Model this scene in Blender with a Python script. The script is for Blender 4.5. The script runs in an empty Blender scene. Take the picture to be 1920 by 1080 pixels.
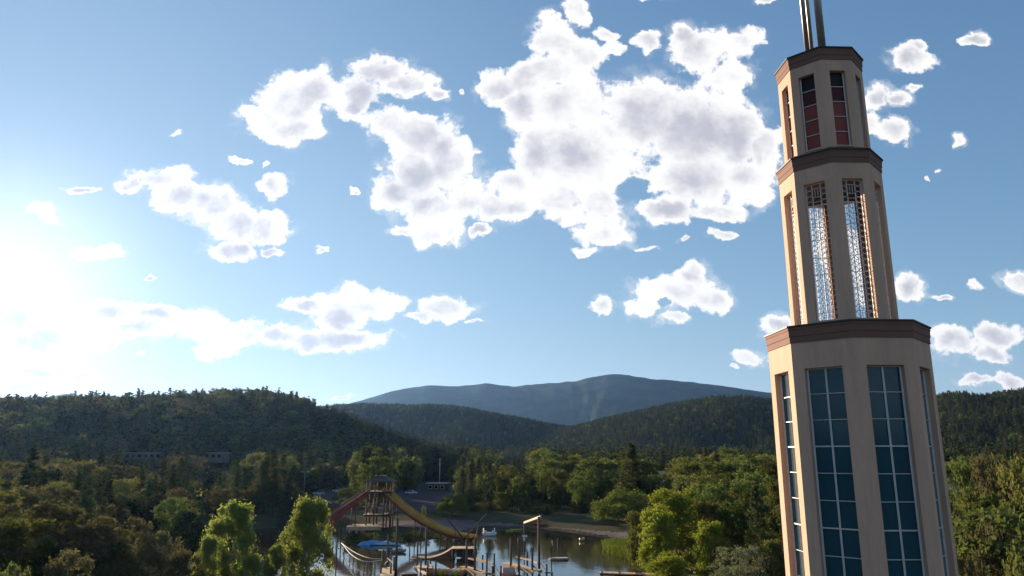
import bpy, math, random
import numpy as np
from mathutils import Vector, Matrix

# ------------------------------------------------------------------ camera
SC = bpy.context.scene
COL = SC.collection
R = math.radians
FPX, PITCH, CAMZ = 1384.0, R(12.8), 17.0          # focal length in photo pixels, tilt, height over the water
cam_d = bpy.data.cameras.new('camera'); cam = bpy.data.objects.new('camera', cam_d); COL.objects.link(cam)
cam.location = (0, 0, CAMZ); cam.rotation_euler = (R(90) + PITCH, 0, 0)
cam_d.sensor_width = 36.0; cam_d.lens = FPX / 1920 * 36.0
cam_d.clip_start = 0.5; cam_d.clip_end = 60000
SC.camera = cam
CP, SP = math.cos(PITCH), math.sin(PITCH)

def ray(px, py):
    """direction of a photo pixel, scaled so that its Y is 1"""
    x, u = (px - 960) / FPX, (540 - py) / FPX
    Y, Z = CP - u * SP, SP + u * CP
    return x / Y, 1.0, Z / Y
def P(px, py, Y):                                   # point of that pixel at forward distance Y
    a = ray(px, py); return Vector((a[0] * Y, Y, CAMZ + a[2] * Y))
def G(px, py, z=0.0):                               # point of that pixel on the level z
    a = ray(px, py); Y = (z - CAMZ) / a[2]; return Vector((a[0] * Y, Y, z))

# ------------------------------------------------------------------ sky, sun, exposure
SUN_AZ, SUN_EL = R(-35.5), R(10.6)                  # azimuth from +Y towards +X
SUN = Vector((math.sin(SUN_AZ) * math.cos(SUN_EL), math.cos(SUN_AZ) * math.cos(SUN_EL), math.sin(SUN_EL)))
world = bpy.data.worlds.new('World'); SC.world = world; world.use_nodes = True
nt = world.node_tree; nt.nodes.clear()

class NB:
    """small helper to write node graphs as expressions"""
    def __init__(s, nt): s.nt = nt; s.i = 0
    def node(s, typ, **kw):
        n = s.nt.nodes.new(typ); s.i += 1; n.location = ((s.i % 40) * 160, -(s.i // 40) * 220)
        for k, v in kw.items(): setattr(n, k, v)
        return n
    def put(s, sock, v):
        if isinstance(v, bpy.types.NodeSocket): s.nt.links.new(v, sock)
        elif v is not None:
            try: sock.default_value = v
            except TypeError: sock.default_value = (v, v, v)
    def m(s, op, a, b=None, c=None, clamp=False):
        n = s.node('ShaderNodeMath', operation=op, use_clamp=clamp)
        s.put(n.inputs[0], a); s.put(n.inputs[1], b); s.put(n.inputs[2], c); return n.outputs[0]
    def v(s, op, a, b=None, c=None, out=0):
        n = s.node('ShaderNodeVectorMath', operation=op)
        s.put(n.inputs[0], a); s.put(n.inputs[1], b)
        if op == 'SCALE': s.put(n.inputs[3], c)
        else: s.put(n.inputs[2], c)
        return n.outputs[out]
    def noise(s, vec, scale, detail=4, rough=0.55, dist=0.0, dims='3D', col=False, lac=2.0):
        n = s.node('ShaderNodeTexNoise', noise_dimensions=dims)
        s.put(n.inputs['Vector'], vec); s.put(n.inputs['Scale'], scale); s.put(n.inputs['Detail'], detail)
        s.put(n.inputs['Roughness'], rough); s.put(n.inputs['Distortion'], dist); s.put(n.inputs['Lacunarity'], lac)
        return n.outputs['Color' if col else 'Fac']
    def mixc(s, f, a, b, typ='MIX'):
        n = s.node('ShaderNodeMix', data_type='RGBA', blend_type=typ)
        s.put(n.inputs[0], f); s.put(n.inputs[6], a); s.put(n.inputs[7], b); return n.outputs[2]
    def smooth(s, x, a, b, lo=0.0, hi=1.0):
        n = s.node('ShaderNodeMapRange', interpolation_type='SMOOTHSTEP')
        s.put(n.inputs[0], x); s.put(n.inputs[1], a); s.put(n.inputs[2], b); s.put(n.inputs[3], lo); s.put(n.inputs[4], hi)
        return n.outputs[0]
    def xyz(s, x, y, z):
        n = s.node('ShaderNodeCombineXYZ'); s.put(n.inputs[0], x); s.put(n.inputs[1], y); s.put(n.inputs[2], z); return n.outputs[0]
    def sep(s, v):
        n = s.node('ShaderNodeSeparateXYZ'); s.put(n.inputs[0], v); return n.outputs

# cumulus banks: (photo x, y, half width, half height) turned into sky directions
CLOUDS = [
 (548,190,72,60),(500,228,48,36),(545,245,62,30),(478,212,22,14),(588,175,50,45),
 (715,138,58,36),(680,178,52,46),(760,165,55,24),(815,180,24,14),(665,205,30,26),(735,235,52,40),(790,255,60,48),
 (835,300,58,62),(775,325,62,58),(745,362,52,40),(800,385,75,42),(815,432,62,24),(870,375,60,30),(760,432,30,10),
 (940,385,75,34),(905,432,22,12),(960,350,50,35),(940,165,38,34),(985,150,50,38),
 (1040,72,40,44),(1084,15,24,30),(1075,100,55,36),(1035,135,60,40),(985,200,45,50),(1075,195,100,62),(1010,290,62,60),
 (1100,290,120,90),(1210,215,100,76),(1300,250,120,92),(1385,260,60,70),(1328,92,70,48),(1288,68,36,28),(1392,80,40,32),
 (1365,150,44,40),(1215,78,30,20),(1135,62,34,14),(1150,90,26,16),(1310,335,100,54),(1400,340,50,46),(1262,392,74,28),(1350,396,62,20),
 (1125,385,52,46),(1050,372,70,44),(1125,440,52,24),(1440,290,36,62),(1100,466,36,10),
 (300,335,62,24),(245,348,38,16),(340,368,50,32),(400,385,62,32),(445,418,55,34),(500,425,50,34),(435,465,52,22),(520,462,34,9),
 (515,352,28,26),(155,350,28,7),(85,392,34,13),(110,410,20,10),(190,470,52,17),(450,298,22,7),(600,466,14,7),(500,305,8,8),(283,520,14,5),
 (290,588,52,18),(350,608,75,32),(430,622,95,34),(520,628,50,24),(400,656,52,12),(250,620,70,26),(575,572,48,16),(640,590,62,32),(690,565,60,30),(740,562,32,22),
 (835,575,64,24),(790,592,36,13),(640,632,92,26),(575,640,46,22),(120,632,130,34),(60,650,90,30),(200,585,60,22),(30,600,80,40),
 (70,700,100,14),(150,712,50,10),(40,735,80,12),(263,672,14,6),(640,745,16,5),(890,605,20,5),
 (1268,550,84,40),(1205,575,40,20),(1300,515,38,24),(1262,600,46,14),(1330,565,40,28),(1132,566,20,16),
 (1705,540,26,32),(1758,555,18,5),(1455,606,36,18),(1405,666,36,17),(1378,686,14,6),(1790,640,55,28),(1870,625,50,26),
 (1865,662,46,18),(1835,710,46,11),(1900,712,30,18),(1910,524,30,16),(1838,538,14,7),
 (1708,108,46,26),(1718,85,20,14),(1828,68,26,12),(1655,185,32,30),(1692,188,24,18),(1678,248,42,24),(1638,235,26,26),(1718,168,15,9),
 (1797,268,17,15),(1733,326,8,5),(1760,314,9,6),(1290,446,22,7),(1356,441,25,10),(1200,456,26,4),(866,178,6,5),(665,362,9,5),
 (1560,470,36,80),(1615,500,26,60),(320,250,16,5),(1230,-5,36,6),(1440,5,20,10),
]
HOLES = [(1190,352,30,22),(1245,570,13,9),(600,300,1,1)]
wb = NB(nt)
geo = wb.node('ShaderNodeTexCoord').outputs['Generated']
dx, dy, dz = wb.sep(geo)
front = wb.m('MAXIMUM', dy, 0.05)
u, v = wb.m('DIVIDE', dx, front), wb.m('DIVIDE', dz, front)
uv = wb.xyz(u, v, 0.0)
w1 = wb.v('SUBTRACT', wb.noise(uv, 13.0, 3, 0.5, col=True), (0.5, 0.5, 0.5))
w2 = wb.v('SUBTRACT', wb.noise(uv, 62.0, 6, 0.66, col=True), (0.5, 0.5, 0.5))
p = wb.v('MULTIPLY_ADD', w1, (0.055, 0.042, 0), uv)
p = wb.v('MULTIPLY_ADD', w2, (0.022, 0.020, 0), p)
def blob_field(lst, k=0.35):
    acc = None
    for (cx, cy, rx, ry) in lst:
        a, b, c = ray(cx, cy), ray(cx + rx, cy), ray(cx, cy - ry)
        ru, rv = abs(b[0] - a[0]), abs(c[2] - a[2])
        q = wb.v('MULTIPLY_ADD', p, (1 / ru, 1 / rv, 0), (-a[0] / ru, -a[2] / rv, 0))
        d = wb.v('DOT_PRODUCT', q, q, out=1)
        acc = d if acc is None else wb.m('SMOOTH_MIN', acc, d, k)
    return acc
F = blob_field(CLOUDS)
H = blob_field(HOLES, 0.1)
def puff(vec, scale):
    n = wb.node('ShaderNodeTexVoronoi', voronoi_dimensions='2D', feature='SMOOTH_F1'); wb.put(n.inputs['Vector'], vec)
    n.inputs['Scale'].default_value = scale; n.inputs['Detail'].default_value = 3.0; n.inputs['Roughness'].default_value = 0.55
    n.inputs['Lacunarity'].default_value = 2.3; n.inputs['Smoothness'].default_value = 0.6
    return n.outputs['Distance']
wob = wb.v('MULTIPLY_ADD', w2, (0.020, 0.018, 0), uv)
pf = puff(wob, 20.0)
pf2 = puff(wb.v('ADD', wob, (-0.011, -0.007, 0)), 20.0)
fine = wb.noise(uv, 40.0, 8, 0.62)
core = wb.m('MAXIMUM', wb.m('SUBTRACT', 1.30, F), -3.0)
g = core
g = wb.m('MULTIPLY_ADD', wb.m('SUBTRACT', fine, 0.5), 1.9, g)
g = wb.m('MULTIPLY_ADD', wb.m('SUBTRACT', 0.62, pf), 0.9, g)
g = wb.m('SUBTRACT', g, wb.smooth(H, 0.3, 1.6, 1.6, 0.0))
# scattered cumulus everywhere outside the photograph's field
zc = wb.m('ADD', wb.m('MAXIMUM', dz, 0.0), 0.10)
flat = wb.xyz(wb.m('DIVIDE', dx, zc), wb.m('DIVIDE', dy, zc), 0.0)
gen = wb.m('MULTIPLY', wb.m('SUBTRACT', wb.noise(flat, 0.9, 7, 0.6), 0.60), 7.0)
off = wb.m('MAXIMUM', wb.smooth(wb.m('ABSOLUTE', u), 0.80, 0.95), wb.smooth(v, 0.78, 0.95))
off = wb.m('MAXIMUM', off, wb.smooth(dy, 0.25, 0.1))
gen = wb.m('MULTIPLY', wb.m('MINIMUM', gen, 1.2), off)
gen = wb.m('SUBTRACT', gen, wb.m('MULTIPLY', wb.m('SUBTRACT', 1.0, off), 3.0))
g = wb.m('MAXIMUM', g, gen)
alpha = wb.smooth(g, -0.05, 0.50)
veil = wb.m('MULTIPLY', wb.smooth(g, -0.8, 0.15), wb.m('MULTIPLY', wb.smooth(wb.noise(uv, 10.0, 6, 0.6, 0.3), 0.44, 0.72), 0.55))
alpha = wb.m('MAXIMUM', alpha, veil)
alpha = wb.m('MULTIPLY', alpha, wb.smooth(dz, -0.005, 0.03))
# thick hearts of a bank let less light through than its thin rims
lump = wb.noise(uv, 6.5, 7, 0.55, 0.5)
toward = wb.v('ADD', uv, (-0.022, -0.010, 0))
lump2 = wb.noise(toward, 6.5, 7, 0.55, 0.5)
relief = wb.m('MULTIPLY_ADD', wb.m('SUBTRACT', pf, pf2), 0.45, wb.m('MULTIPLY', wb.m('SUBTRACT', lump2, lump), 2.0))
depth = wb.smooth(wb.m('MULTIPLY_ADD', wb.m('SUBTRACT', g, core), 0.30, core), 0.42, 1.6)
thick = wb.m('ADD', wb.m('MULTIPLY', depth, wb.m('MULTIPLY_ADD', wb.smooth(lump, 0.34, 0.60), 0.95, 0.16)), wb.m('MULTIPLY', relief, depth))
thick = wb.smooth(thick, 0.0, 1.0)
sky = wb.node('ShaderNodeTexSky', sky_type='NISHITA', sun_disc=False)
sky.sun_elevation = SUN_EL; sky.sun_rotation = SUN_AZ
sky.altitude = 2200; sky.air_density = 1.0; sky.dust_density = 0.1; sky.ozone_density = 3.5
sd = wb.v('DOT_PRODUCT', geo, tuple(SUN), out=1); sd = wb.m('MAXIMUM', sd, 0.0)
glow = wb.m('MULTIPLY_ADD', wb.m('POWER', sd, 140.0), 1.6, wb.m('MULTIPLY', wb.m('POWER', sd, 6.0), 0.42))
raw = sky.outputs[0]
knee = wb.v('ADD', wb.v('SCALE', raw, None, 0.34), (1.0, 1.0, 1.0))
skyc = wb.v('MULTIPLY', wb.v('DIVIDE', raw, knee), (1.07, 1.12, 1.19))
skyc = wb.v('MULTIPLY_ADD', wb.xyz(glow, glow, glow), (1.0, 0.95, 0.88), skyc)
CLW = 3.5
cl = wb.mixc(thick, (CLW, CLW * .985, CLW * .97, 1), (CLW * .52, CLW * .525, CLW * .59, 1))
cl = wb.v('MULTIPLY_ADD', wb.xyz(glow, glow, glow), (0.22, 0.20, 0.18), cl)
tot = wb.mixc(wb.m('MULTIPLY', alpha, 0.97), skyc, cl)
bg = wb.node('ShaderNodeBackground'); wb.put(bg.inputs[0], tot); bg.inputs[1].default_value = 0.12
out = wb.node('ShaderNodeOutputWorld'); nt.links.new(bg.outputs[0], out.inputs[0])
world.cycles.sampling_method = 'MANUAL'; world.cycles.sample_map_resolution = 512

sun_d = bpy.data.lights.new('sun', 'SUN'); sun_d.energy = 5.0; sun_d.angle = R(0.53); sun_d.color = (1.0, 0.80, 0.58)
sun_o = bpy.data.objects.new('sun', sun_d); COL.objects.link(sun_o)
sun_o.rotation_euler = SUN.to_track_quat('Z', 'Y').to_euler(); sun_o.location = (-60, 90, 60)
SC.view_settings.view_transform = 'Standard'; SC.view_settings.look = 'None'
SC.view_settings.exposure = 1.36; SC.view_settings.gamma = 1.0; SC.view_settings.use_curve_mapping = False
SC.cycles.max_bounces = 6; SC.cycles.diffuse_bounces = 3; SC.cycles.glossy_bounces = 3
SC.cycles.transmission_bounces = 4; SC.cycles.transparent_max_bounces = 6; SC.cycles.volume_bounces = 1
SC.cycles.use_denoising = True

# ------------------------------------------------------------------ helpers
rng = np.random.default_rng(7); random.seed(7)

def tag(o, label=None, cat=None, group=None, kind=None):
    if label: o['label'] = label
    if cat: o['category'] = cat
    if group: o['group'] = group
    if kind: o['kind'] = kind
    return o
def empty(name, loc=(0, 0, 0), rz=0.0, label=None, cat=None, group=None):
    o = bpy.data.objects.new(name, None); COL.objects.link(o)
    o.location = loc; o.rotation_euler = (0, 0, rz); o.empty_display_size = 0.3
    return tag(o, label, cat, group)
def link(name, me, parent=None, loc=None, rz=None):
    o = bpy.data.objects.new(name, me); COL.objects.link(o)
    if parent is not None: o.parent = parent
    if loc is not None: o.location = loc
    if rz is not None: o.rotation_euler = (0, 0, rz)
    return o
def copy_tree(o, parent=None):
    c = o.copy(); COL.objects.link(c); c.parent = parent
    for ch in list(o.children): copy_tree(ch, c)
    return c

class MB:
    """collects boxes, bars, tubes, lofts into one mesh"""
    def __init__(s): s.v = []; s.f = []; s.mi = []
    def add(s, vs, fs, m=0):
        b = len(s.v); s.v += [tuple(x) for x in vs]; s.f += [tuple(b + i for i in f) for f in fs]; s.mi += [m] * len(fs); return s
    def box(s, c, d, m=0, rz=0.0, bev=0.0):
        x, y, z = d[0] / 2, d[1] / 2, d[2] / 2; cs, sn = math.cos(rz), math.sin(rz)
        vs = [(sx * x, sy * y, sz * z) for sz in (-1, 1) for sx, sy in ((-1, -1), (1, -1), (1, 1), (-1, 1))]
        vs = [(c[0] + a * cs - b * sn, c[1] + a * sn + b * cs, c[2] + e) for a, b, e in vs]
        return s.add(vs, [(3, 2, 1, 0), (4, 5, 6, 7), (0, 1, 5, 4), (1, 2, 6, 5), (2, 3, 7, 6), (3, 0, 4, 7)], m)
    def bar(s, a, b, w, h, m=0):
        """rectangular beam from a to b, w wide across, h deep"""
        a, b = Vector(a), Vector(b); t = (b - a).normalized()
        up = Vector((0, 0, 1)) if abs(t.z) < 0.95 else Vector((0, 1, 0))
        x = t.cross(up).normalized() * (w / 2); y = x.cross(t).normalized() * (h / 2)
        vs = [q + sx * x + sy * y for q in (a, b) for sx, sy in ((-1, -1), (1, -1), (1, 1), (-1, 1))]
        return s.add(vs, [(0, 1, 2, 3), (7, 6, 5, 4), (0, 4, 5, 1), (1, 5, 6, 2), (2, 6, 7, 3), (3, 7, 4, 0)], m)
    def tube(s, pts, rad, n=8, m=0, caps=True):
        pts = [Vector(q) for q in pts]
        if not hasattr(rad, '__len__'): rad = [rad] * len(pts)
        rings = []
        t0 = (pts[1] - pts[0]).normalized(); ref = Vector((0, 0, 1)) if abs(t0.z) < 0.9 else Vector((1, 0, 0))
        for i, q in enumerate(pts):
            t = (pts[min(i + 1, len(pts) - 1)] - pts[max(i - 1, 0)]).normalized()
            x = t.cross(ref).normalized(); y = t.cross(x)
            rings.append([q + (x * math.cos(a) + y * math.sin(a)) * rad[i] for a in [2 * math.pi * k / n for k in range(n)]])
        fs = [(i * n + k, (i + 1) * n + k, (i + 1) * n + (k + 1) % n, i * n + (k + 1) % n) for i in range(len(pts) - 1) for k in range(n)]
        if caps: fs += [tuple(range(n)), tuple(reversed(range((len(pts) - 1) * n, len(pts) * n)))]
        return s.add([q for r in rings for q in r], fs, m)
    def lathe(s, prof, n=16, m=0, a0=0.0, c=(0, 0, 0), cap=False):
        vs = [(c[0] + r * math.cos(a0 + 2 * math.pi * k / n), c[1] + r * math.sin(a0 + 2 * math.pi * k / n), c[2] + z) for r, z in prof for k in range(n)]
        fs = [(i * n + k, i * n + (k + 1) % n, (i + 1) * n + (k + 1) % n, (i + 1) * n + k) for i in range(len(prof) - 1) for k in range(n)]
        if cap: fs += [tuple(reversed(range(n))), tuple(range((len(prof) - 1) * n, len(prof) * n))]
        return s.add(vs, fs, m)
    def loft(s, secs, m=0, closed=True, cap=True):
        n = len(secs[0]); fs = []
        for i in range(len(secs) - 1):
            for k in range(n if closed else n - 1):
                fs.append((i * n + k, i * n + (k + 1) % n, (i + 1) * n + (k + 1) % n, (i + 1) * n + k))
        if cap and closed: fs += [tuple(reversed(range(n))), tuple(range((len(secs) - 1) * n, len(secs) * n))]
        return s.add([q for r in secs for q in r], fs, m)
    def mesh(s, name, mats, smooth=False):
        me = bpy.data.meshes.new(name); me.from_pydata(s.v, [], s.f)
        for x in (mats if isinstance(mats, (list, tuple)) else [mats]): me.materials.append(x)
        if any(s.mi): me.polygons.foreach_set('material_index', s.mi)
        if smooth: me.polygons.foreach_set('use_smooth', [True] * len(s.f))
        me.validate(); me.update(); return me
    def build(s, name, mats, parent=None, smooth=False, loc=None, rz=None):
        return link(name, s.mesh(name, mats, smooth), parent, loc, rz)

def mat(name, col, rough=0.8, var=0.25, scale=3.0, col2=None, bump=0.0, bscale=None, metal=0.0, spec=0.4, coords='Object', rnd=0.0, stretch=None, detail=6):
    """principled material with noise-driven colour variation, optional bump and per-object variation"""
    m = bpy.data.materials.new(name); m.use_nodes = True; b = NB(m.node_tree)
    pr = m.node_tree.nodes['Principled BSDF']
    tc = b.node('ShaderNodeTexCoord').outputs['Object'] if coords == 'Object' else b.node('ShaderNodeNewGeometry').outputs['Position']
    if stretch: tc = b.v('MULTIPLY', tc, stretch)
    n = b.noise(tc, scale, detail, 0.6)
    c2 = col2 or tuple(x * (1 - var) for x in col)
    f = b.smooth(n, 0.32, 0.68)
    c = b.mixc(f, (*col, 1), (*c2, 1))
    n2 = b.noise(tc, scale * 7.3, 4, 0.6)
    c = b.mixc(b.m('MULTIPLY', b.smooth(n2, 0.3, 0.75), var), c, (*(x * 0.55 for x in col), 1))
    if rnd:
        r = b.node('ShaderNodeObjectInfo').outputs['Random']
        hs = b.node('ShaderNodeHueSaturation'); b.put(hs.inputs['Color'], c)
        b.put(hs.inputs['Value'], b.m('MULTIPLY_ADD', r, rnd, 1 - rnd / 2)); c = hs.outputs[0]
    b.put(pr.inputs['Base Color'], c); pr.inputs['Roughness'].default_value = rough
    pr.inputs['Metallic'].default_value = metal; pr.inputs['Specular IOR Level'].default_value = spec
    if bump:
        bn = b.node('ShaderNodeBump'); bn.inputs['Strength'].default_value = bump; bn.inputs['Distance'].default_value = 0.05
        b.put(bn.inputs['Height'], b.noise(tc, bscale or scale * 6, 5, 0.6)); b.put(pr.inputs['Normal'], bn.outputs[0])
    return m
def leaf_mat(name, col, col2, trans=0.35, rnd=0.35):
    m = bpy.data.materials.new(name); m.use_nodes = True; t = m.node_tree; b = NB(t)
    for n in list(t.nodes): t.nodes.remove(n)
    r = b.node('ShaderNodeObjectInfo').outputs['Random']
    isl = b.node('ShaderNodeNewGeometry').outputs['Random Per Island']
    n = b.noise(b.node('ShaderNodeTexCoord').outputs['Object'], 5.0, 2, 0.5)
    f = b.m('ADD', b.m('MULTIPLY', isl, 0.55), b.m('MULTIPLY', n, 0.5), clamp=True)
    c = b.mixc(f, (*col, 1), (*col2, 1))
    hs = b.node('ShaderNodeHueSaturation'); b.put(hs.inputs['Color'], c)
    b.put(hs.inputs['Value'], b.m('MULTIPLY_ADD', r, rnd * 1.3, 1 - rnd * 0.65))
    b.put(hs.inputs['Hue'], b.m('MULTIPLY_ADD', b.m('FRACT', b.m('MULTIPLY', r, 7.31)), 0.05 * rnd * 2, 0.5 - 0.025 * rnd * 2))
    c = hs.outputs[0]
    d = b.node('ShaderNodeBsdfDiffuse'); b.put(d.inputs[0], c)
    tr = b.node('ShaderNodeBsdfTranslucent'); b.put(tr.inputs[0], b.mixc(1.0, c, (1.0, 1.0, 0.55, 1), 'MULTIPLY'))
    mx = b.node('ShaderNodeMixShader'); mx.inputs[0].default_value = trans
    t.links.new(d.outputs[0], mx.inputs[1]); t.links.new(tr.outputs[0], mx.inputs[2])
    o = b.node('ShaderNodeOutputMaterial'); t.links.new(mx.outputs[0], o.inputs[0])
    return m

M = {}
M['stucco'] = mat('stucco', (0.68, 0.425, 0.30), 0.9, 0.22, 0.9, (0.56, 0.36, 0.255), 0.25, 60, stretch=(1.6, 1.6, 0.22), detail=8)
M['cornice'] = mat('cornice_stucco', (0.21, 0.105, 0.08), 0.85, 0.12, 1.2, bump=0.15, bscale=40)
M['flashing'] = mat('roof_flashing', (0.05, 0.05, 0.045), 0.6, 0.4, 2.0)
M['mullion'] = mat('mullion_metal', (0.62, 0.60, 0.57), 0.45, 0.15, 3.0, metal=0.2)
M['grille'] = mat('grille_metal', (0.74, 0.73, 0.72), 0.5, 0.15, 6.0, metal=0.0)
M['steel'] = mat('spire_steel', (0.36, 0.31, 0.29), 0.38, 0.3, 1.5, metal=0.6, stretch=(1, 1, 0.2))
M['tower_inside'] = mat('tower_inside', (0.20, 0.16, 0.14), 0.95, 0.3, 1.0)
M['wood_raw'] = mat('raw_timber', (0.62, 0.41, 0.23), 0.8, 0.3, 2.0, stretch=(1, 1, 1), bump=0.2, rnd=0.3)
M['wood_dark'] = mat('dark_timber', (0.085, 0.06, 0.045), 0.85, 0.4, 2.0, bump=0.3, rnd=0.4)
M['wood_brown'] = mat('brown_timber', (0.20, 0.115, 0.07), 0.85, 0.35, 1.5, bump=0.2, rnd=0.25)
M['pole'] = mat('pole_wood', (0.13, 0.10, 0.08), 0.85, 0.4, 1.5, bump=0.3, rnd=0.5)
M['red_paint'] = mat('red_paint', (0.30, 0.05, 0.035), 0.6, 0.35, 0.8)
M['slide_yellow'] = mat('slide_yellow', (0.64, 0.34, 0.05), 0.4, 0.3, 0.6)
M['shingle'] = mat('roof_shingle', (0.13, 0.10, 0.085), 0.9, 0.4, 2.0)
M['white_paint'] = mat('white_paint', (0.75, 0.74, 0.70), 0.5, 0.12, 2.0)
M['tarp'] = mat('blue_tarp', (0.06, 0.26, 0.55), 0.45, 0.3, 0.5, (0.35, 0.5, 0.62))
M['rope'] = mat('pale_rope', (0.6, 0.56, 0.5), 0.8, 0.2, 3.0)
M['bark'] = mat('bark', (0.10, 0.075, 0.055), 0.95, 0.5, 3.0, coords='Position')
M['bark_pale'] = mat('pale_bark', (0.34, 0.30, 0.25), 0.9, 0.4, 2.0, coords='Position')
M['asphalt'] = mat('asphalt', (0.105, 0.094, 0.105), 0.9, 0.3, 0.2, (0.078, 0.07, 0.078), spec=0.0, coords='Position')
M['dirt'] = mat('dirt', (0.20, 0.165, 0.155), 0.95, 0.4, 0.25, (0.135, 0.112, 0.104), spec=0.0, coords='Position')
M['concrete'] = mat('concrete', (0.42, 0.40, 0.37), 0.85, 0.25, 0.8)
M['wall_tan'] = mat('tan_wall', (0.24, 0.20, 0.16), 0.85, 0.2, 0.4)
M['wall_pale'] = mat('pale_wall', (0.62, 0.57, 0.50), 0.85, 0.15, 0.4)
M['roof_pale'] = mat('pale_roof', (0.36, 0.36, 0.36), 0.6, 0.2, 0.4)
M['roof_pink'] = mat('pink_roof', (0.55, 0.33, 0.33), 0.7, 0.2, 0.4)
M['tyre'] = mat('tyre', (0.02, 0.02, 0.02), 0.9, 0.2, 2.0)
M['rim'] = mat('wheel_rim', (0.4, 0.4, 0.4), 0.4, 0.2, 2.0, metal=0.7)
M['lamp_glass'] = mat('lamp_glass', (0.7, 0.7, 0.7), 0.3, 0.1, 2.0)
def gloss(name, col, rough=0.12, spec=0.6, coat=0.0, metal=0.0):
    m = bpy.data.materials.new(name); m.use_nodes = True; b = NB(m.node_tree); pr = m.node_tree.nodes['Principled BSDF']
    n = b.noise(b.node('ShaderNodeTexCoord').outputs['Object'], 1.7, 4, 0.6)
    b.put(pr.inputs['Base Color'], b.mixc(b.m('MULTIPLY', n, 0.5), (*col, 1), (*(c * 0.6 for c in col), 1)))
    b.put(pr.inputs['Roughness'], b.m('MULTIPLY_ADD', n, 0.10, rough)); pr.inputs['Specular IOR Level'].default_value = spec
    pr.inputs['Coat Weight'].default_value = coat; pr.inputs['Metallic'].default_value = metal
    return m
M['glass_teal'] = gloss('teal_glass', (0.012, 0.075, 0.105), 0.05, 0.35)
M['glass_red_lit'] = gloss('red_lit_glass', (0.30, 0.05, 0.03), 0.3, 0.3)  # red, maroon and black tints stand in for the lit interior behind the panes
M['glass_maroon_lit'] = gloss('maroon_lit_glass', (0.10, 0.018, 0.016), 0.35, 0.2)
M['glass_unlit'] = gloss('unlit_glass', (0.025, 0.010, 0.010), 0.35, 0.2)
M['glass_dark'] = gloss('dark_glass', (0.02, 0.025, 0.03), 0.08, 0.6)

# ------------------------------------------------------------------ terrain
def vnoise(x, y, seed=0):
    xi, yi = np.floor(x).astype(np.int64), np.floor(y).astype(np.int64); fx, fy = x - xi, y - yi
    fx, fy = fx * fx * (3 - 2 * fx), fy * fy * (3 - 2 * fy)
    def h(a, b):
        n = (a * 374761393 + b * 668265263 + seed * 974711) & 0xffffffff
        n = ((n ^ (n >> 13)) * 1274126177) & 0xffffffff
        return ((n ^ (n >> 16)) & 0xffff) / 65535.0
    return (h(xi, yi) * (1 - fx) + h(xi + 1, yi) * fx) * (1 - fy) + (h(xi, yi + 1) * (1 - fx) + h(xi + 1, yi + 1) * fx) * fy
def fbm(x, y, seed=0, oct=4):
    s = 0; a = 0.5
    for o in range(oct): s = s + a * (vnoise(x * 2 ** o, y * 2 ** o, seed + o) - 0.5); a *= 0.5
    return s
def sstep(t): t = np.clip(t, 0, 1); return t * t * (3 - 2 * t)

LAKE_PX = [(395,1006),(470,993),(545,988),(615,992),(640,1004),(655,1022),(742,1024),(765,1014),(850,1009),(888,996),(920,990),(1000,991),(1060,998),(1120,1008),(1175,1018),
           (1215,1040),(1245,1068),(1262,1105),(1150,1135),(900,1135),(700,1130),(560,1125),(500,1100),(440,1050),(400,1025)]
LAKE = np.array([tuple(G(a, b, 0.0))[:2] for a, b in LAKE_PX])
def lake_sdf(x, y):
    """distance to the shore, negative on the water"""
    d = np.full(x.shape, 1e9); ins = np.zeros(x.shape, bool); n = len(LAKE)
    for i in range(n):
        ax, ay = LAKE[i]; bx, by = LAKE[(i + 1) % n]; ex, ey = bx - ax, by - ay
        t = np.clip(((x - ax) * ex + (y - ay) * ey) / (ex * ex + ey * ey), 0, 1)
        d = np.minimum(d, np.hypot(x - ax - t * ex, y - ay - t * ey))
        c = ((ay > y) != (by > y)) & (x < (bx - ax) * (y - ay) / (by - ay + 1e-12) + ax); ins ^= c
    return np.where(ins, -d, d)

# ridges: crest distance, foot distance, skyline in photo pixels, height of the trees on it
RIDGES = [
 ('left', 760, 330, [(-900,800),(-400,765),(0,760),(150,755),(230,752),(300,748),(400,744),(480,740),(530,744),(560,752),(590,766),(640,788),(700,812),(760,832),(900,870),(1100,900)], 9),
 ('middle', 1900, 1000, [(100,800),(500,790),(590,765),(630,759),(700,760),(800,763),(870,767),(930,777),(1000,790),(1080,803),(1200,822),(1500,850)], 9),
 ('right', 1650, 850, [(850,850),(980,822),(1050,804),(1120,788),(1200,770),(1280,754),(1340,744),(1400,743),(1445,750),(1520,750),(1600,765),(1700,775),(1900,800)], 9),
 ('far_right', 1450, 620, [(1450,850),(1600,790),(1700,766),(1760,745),(1810,740),(1840,745),(1880,739),(1920,734),(2100,715),(2500,720),(3200,760)], 9),
 ('mountain', 6500, 3600, [(-900,760),(0,757),(60,758),(100,745),(130,740),(152,744),(190,757),(400,770),(560,775),(640,763),(670,754),(740,735),(800,725),(860,727),(910,721),(960,727),(1020,722),(1080,718),(1110,710),(1145,707),(1180,708),(1230,714),(1300,720),(1360,727),(1440,738),(1520,745),(1620,750),(1800,755),(2600,765)], 0),
]
RP = []
for nm, rc, rf, prof, th in RIDGES:
    q = [ray(a, b) for a, b in prof]; RP.append((nm, rc, rf, np.array([math.atan(t[0]) for t in q]), np.array([t[2] for t in q]), th))
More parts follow.
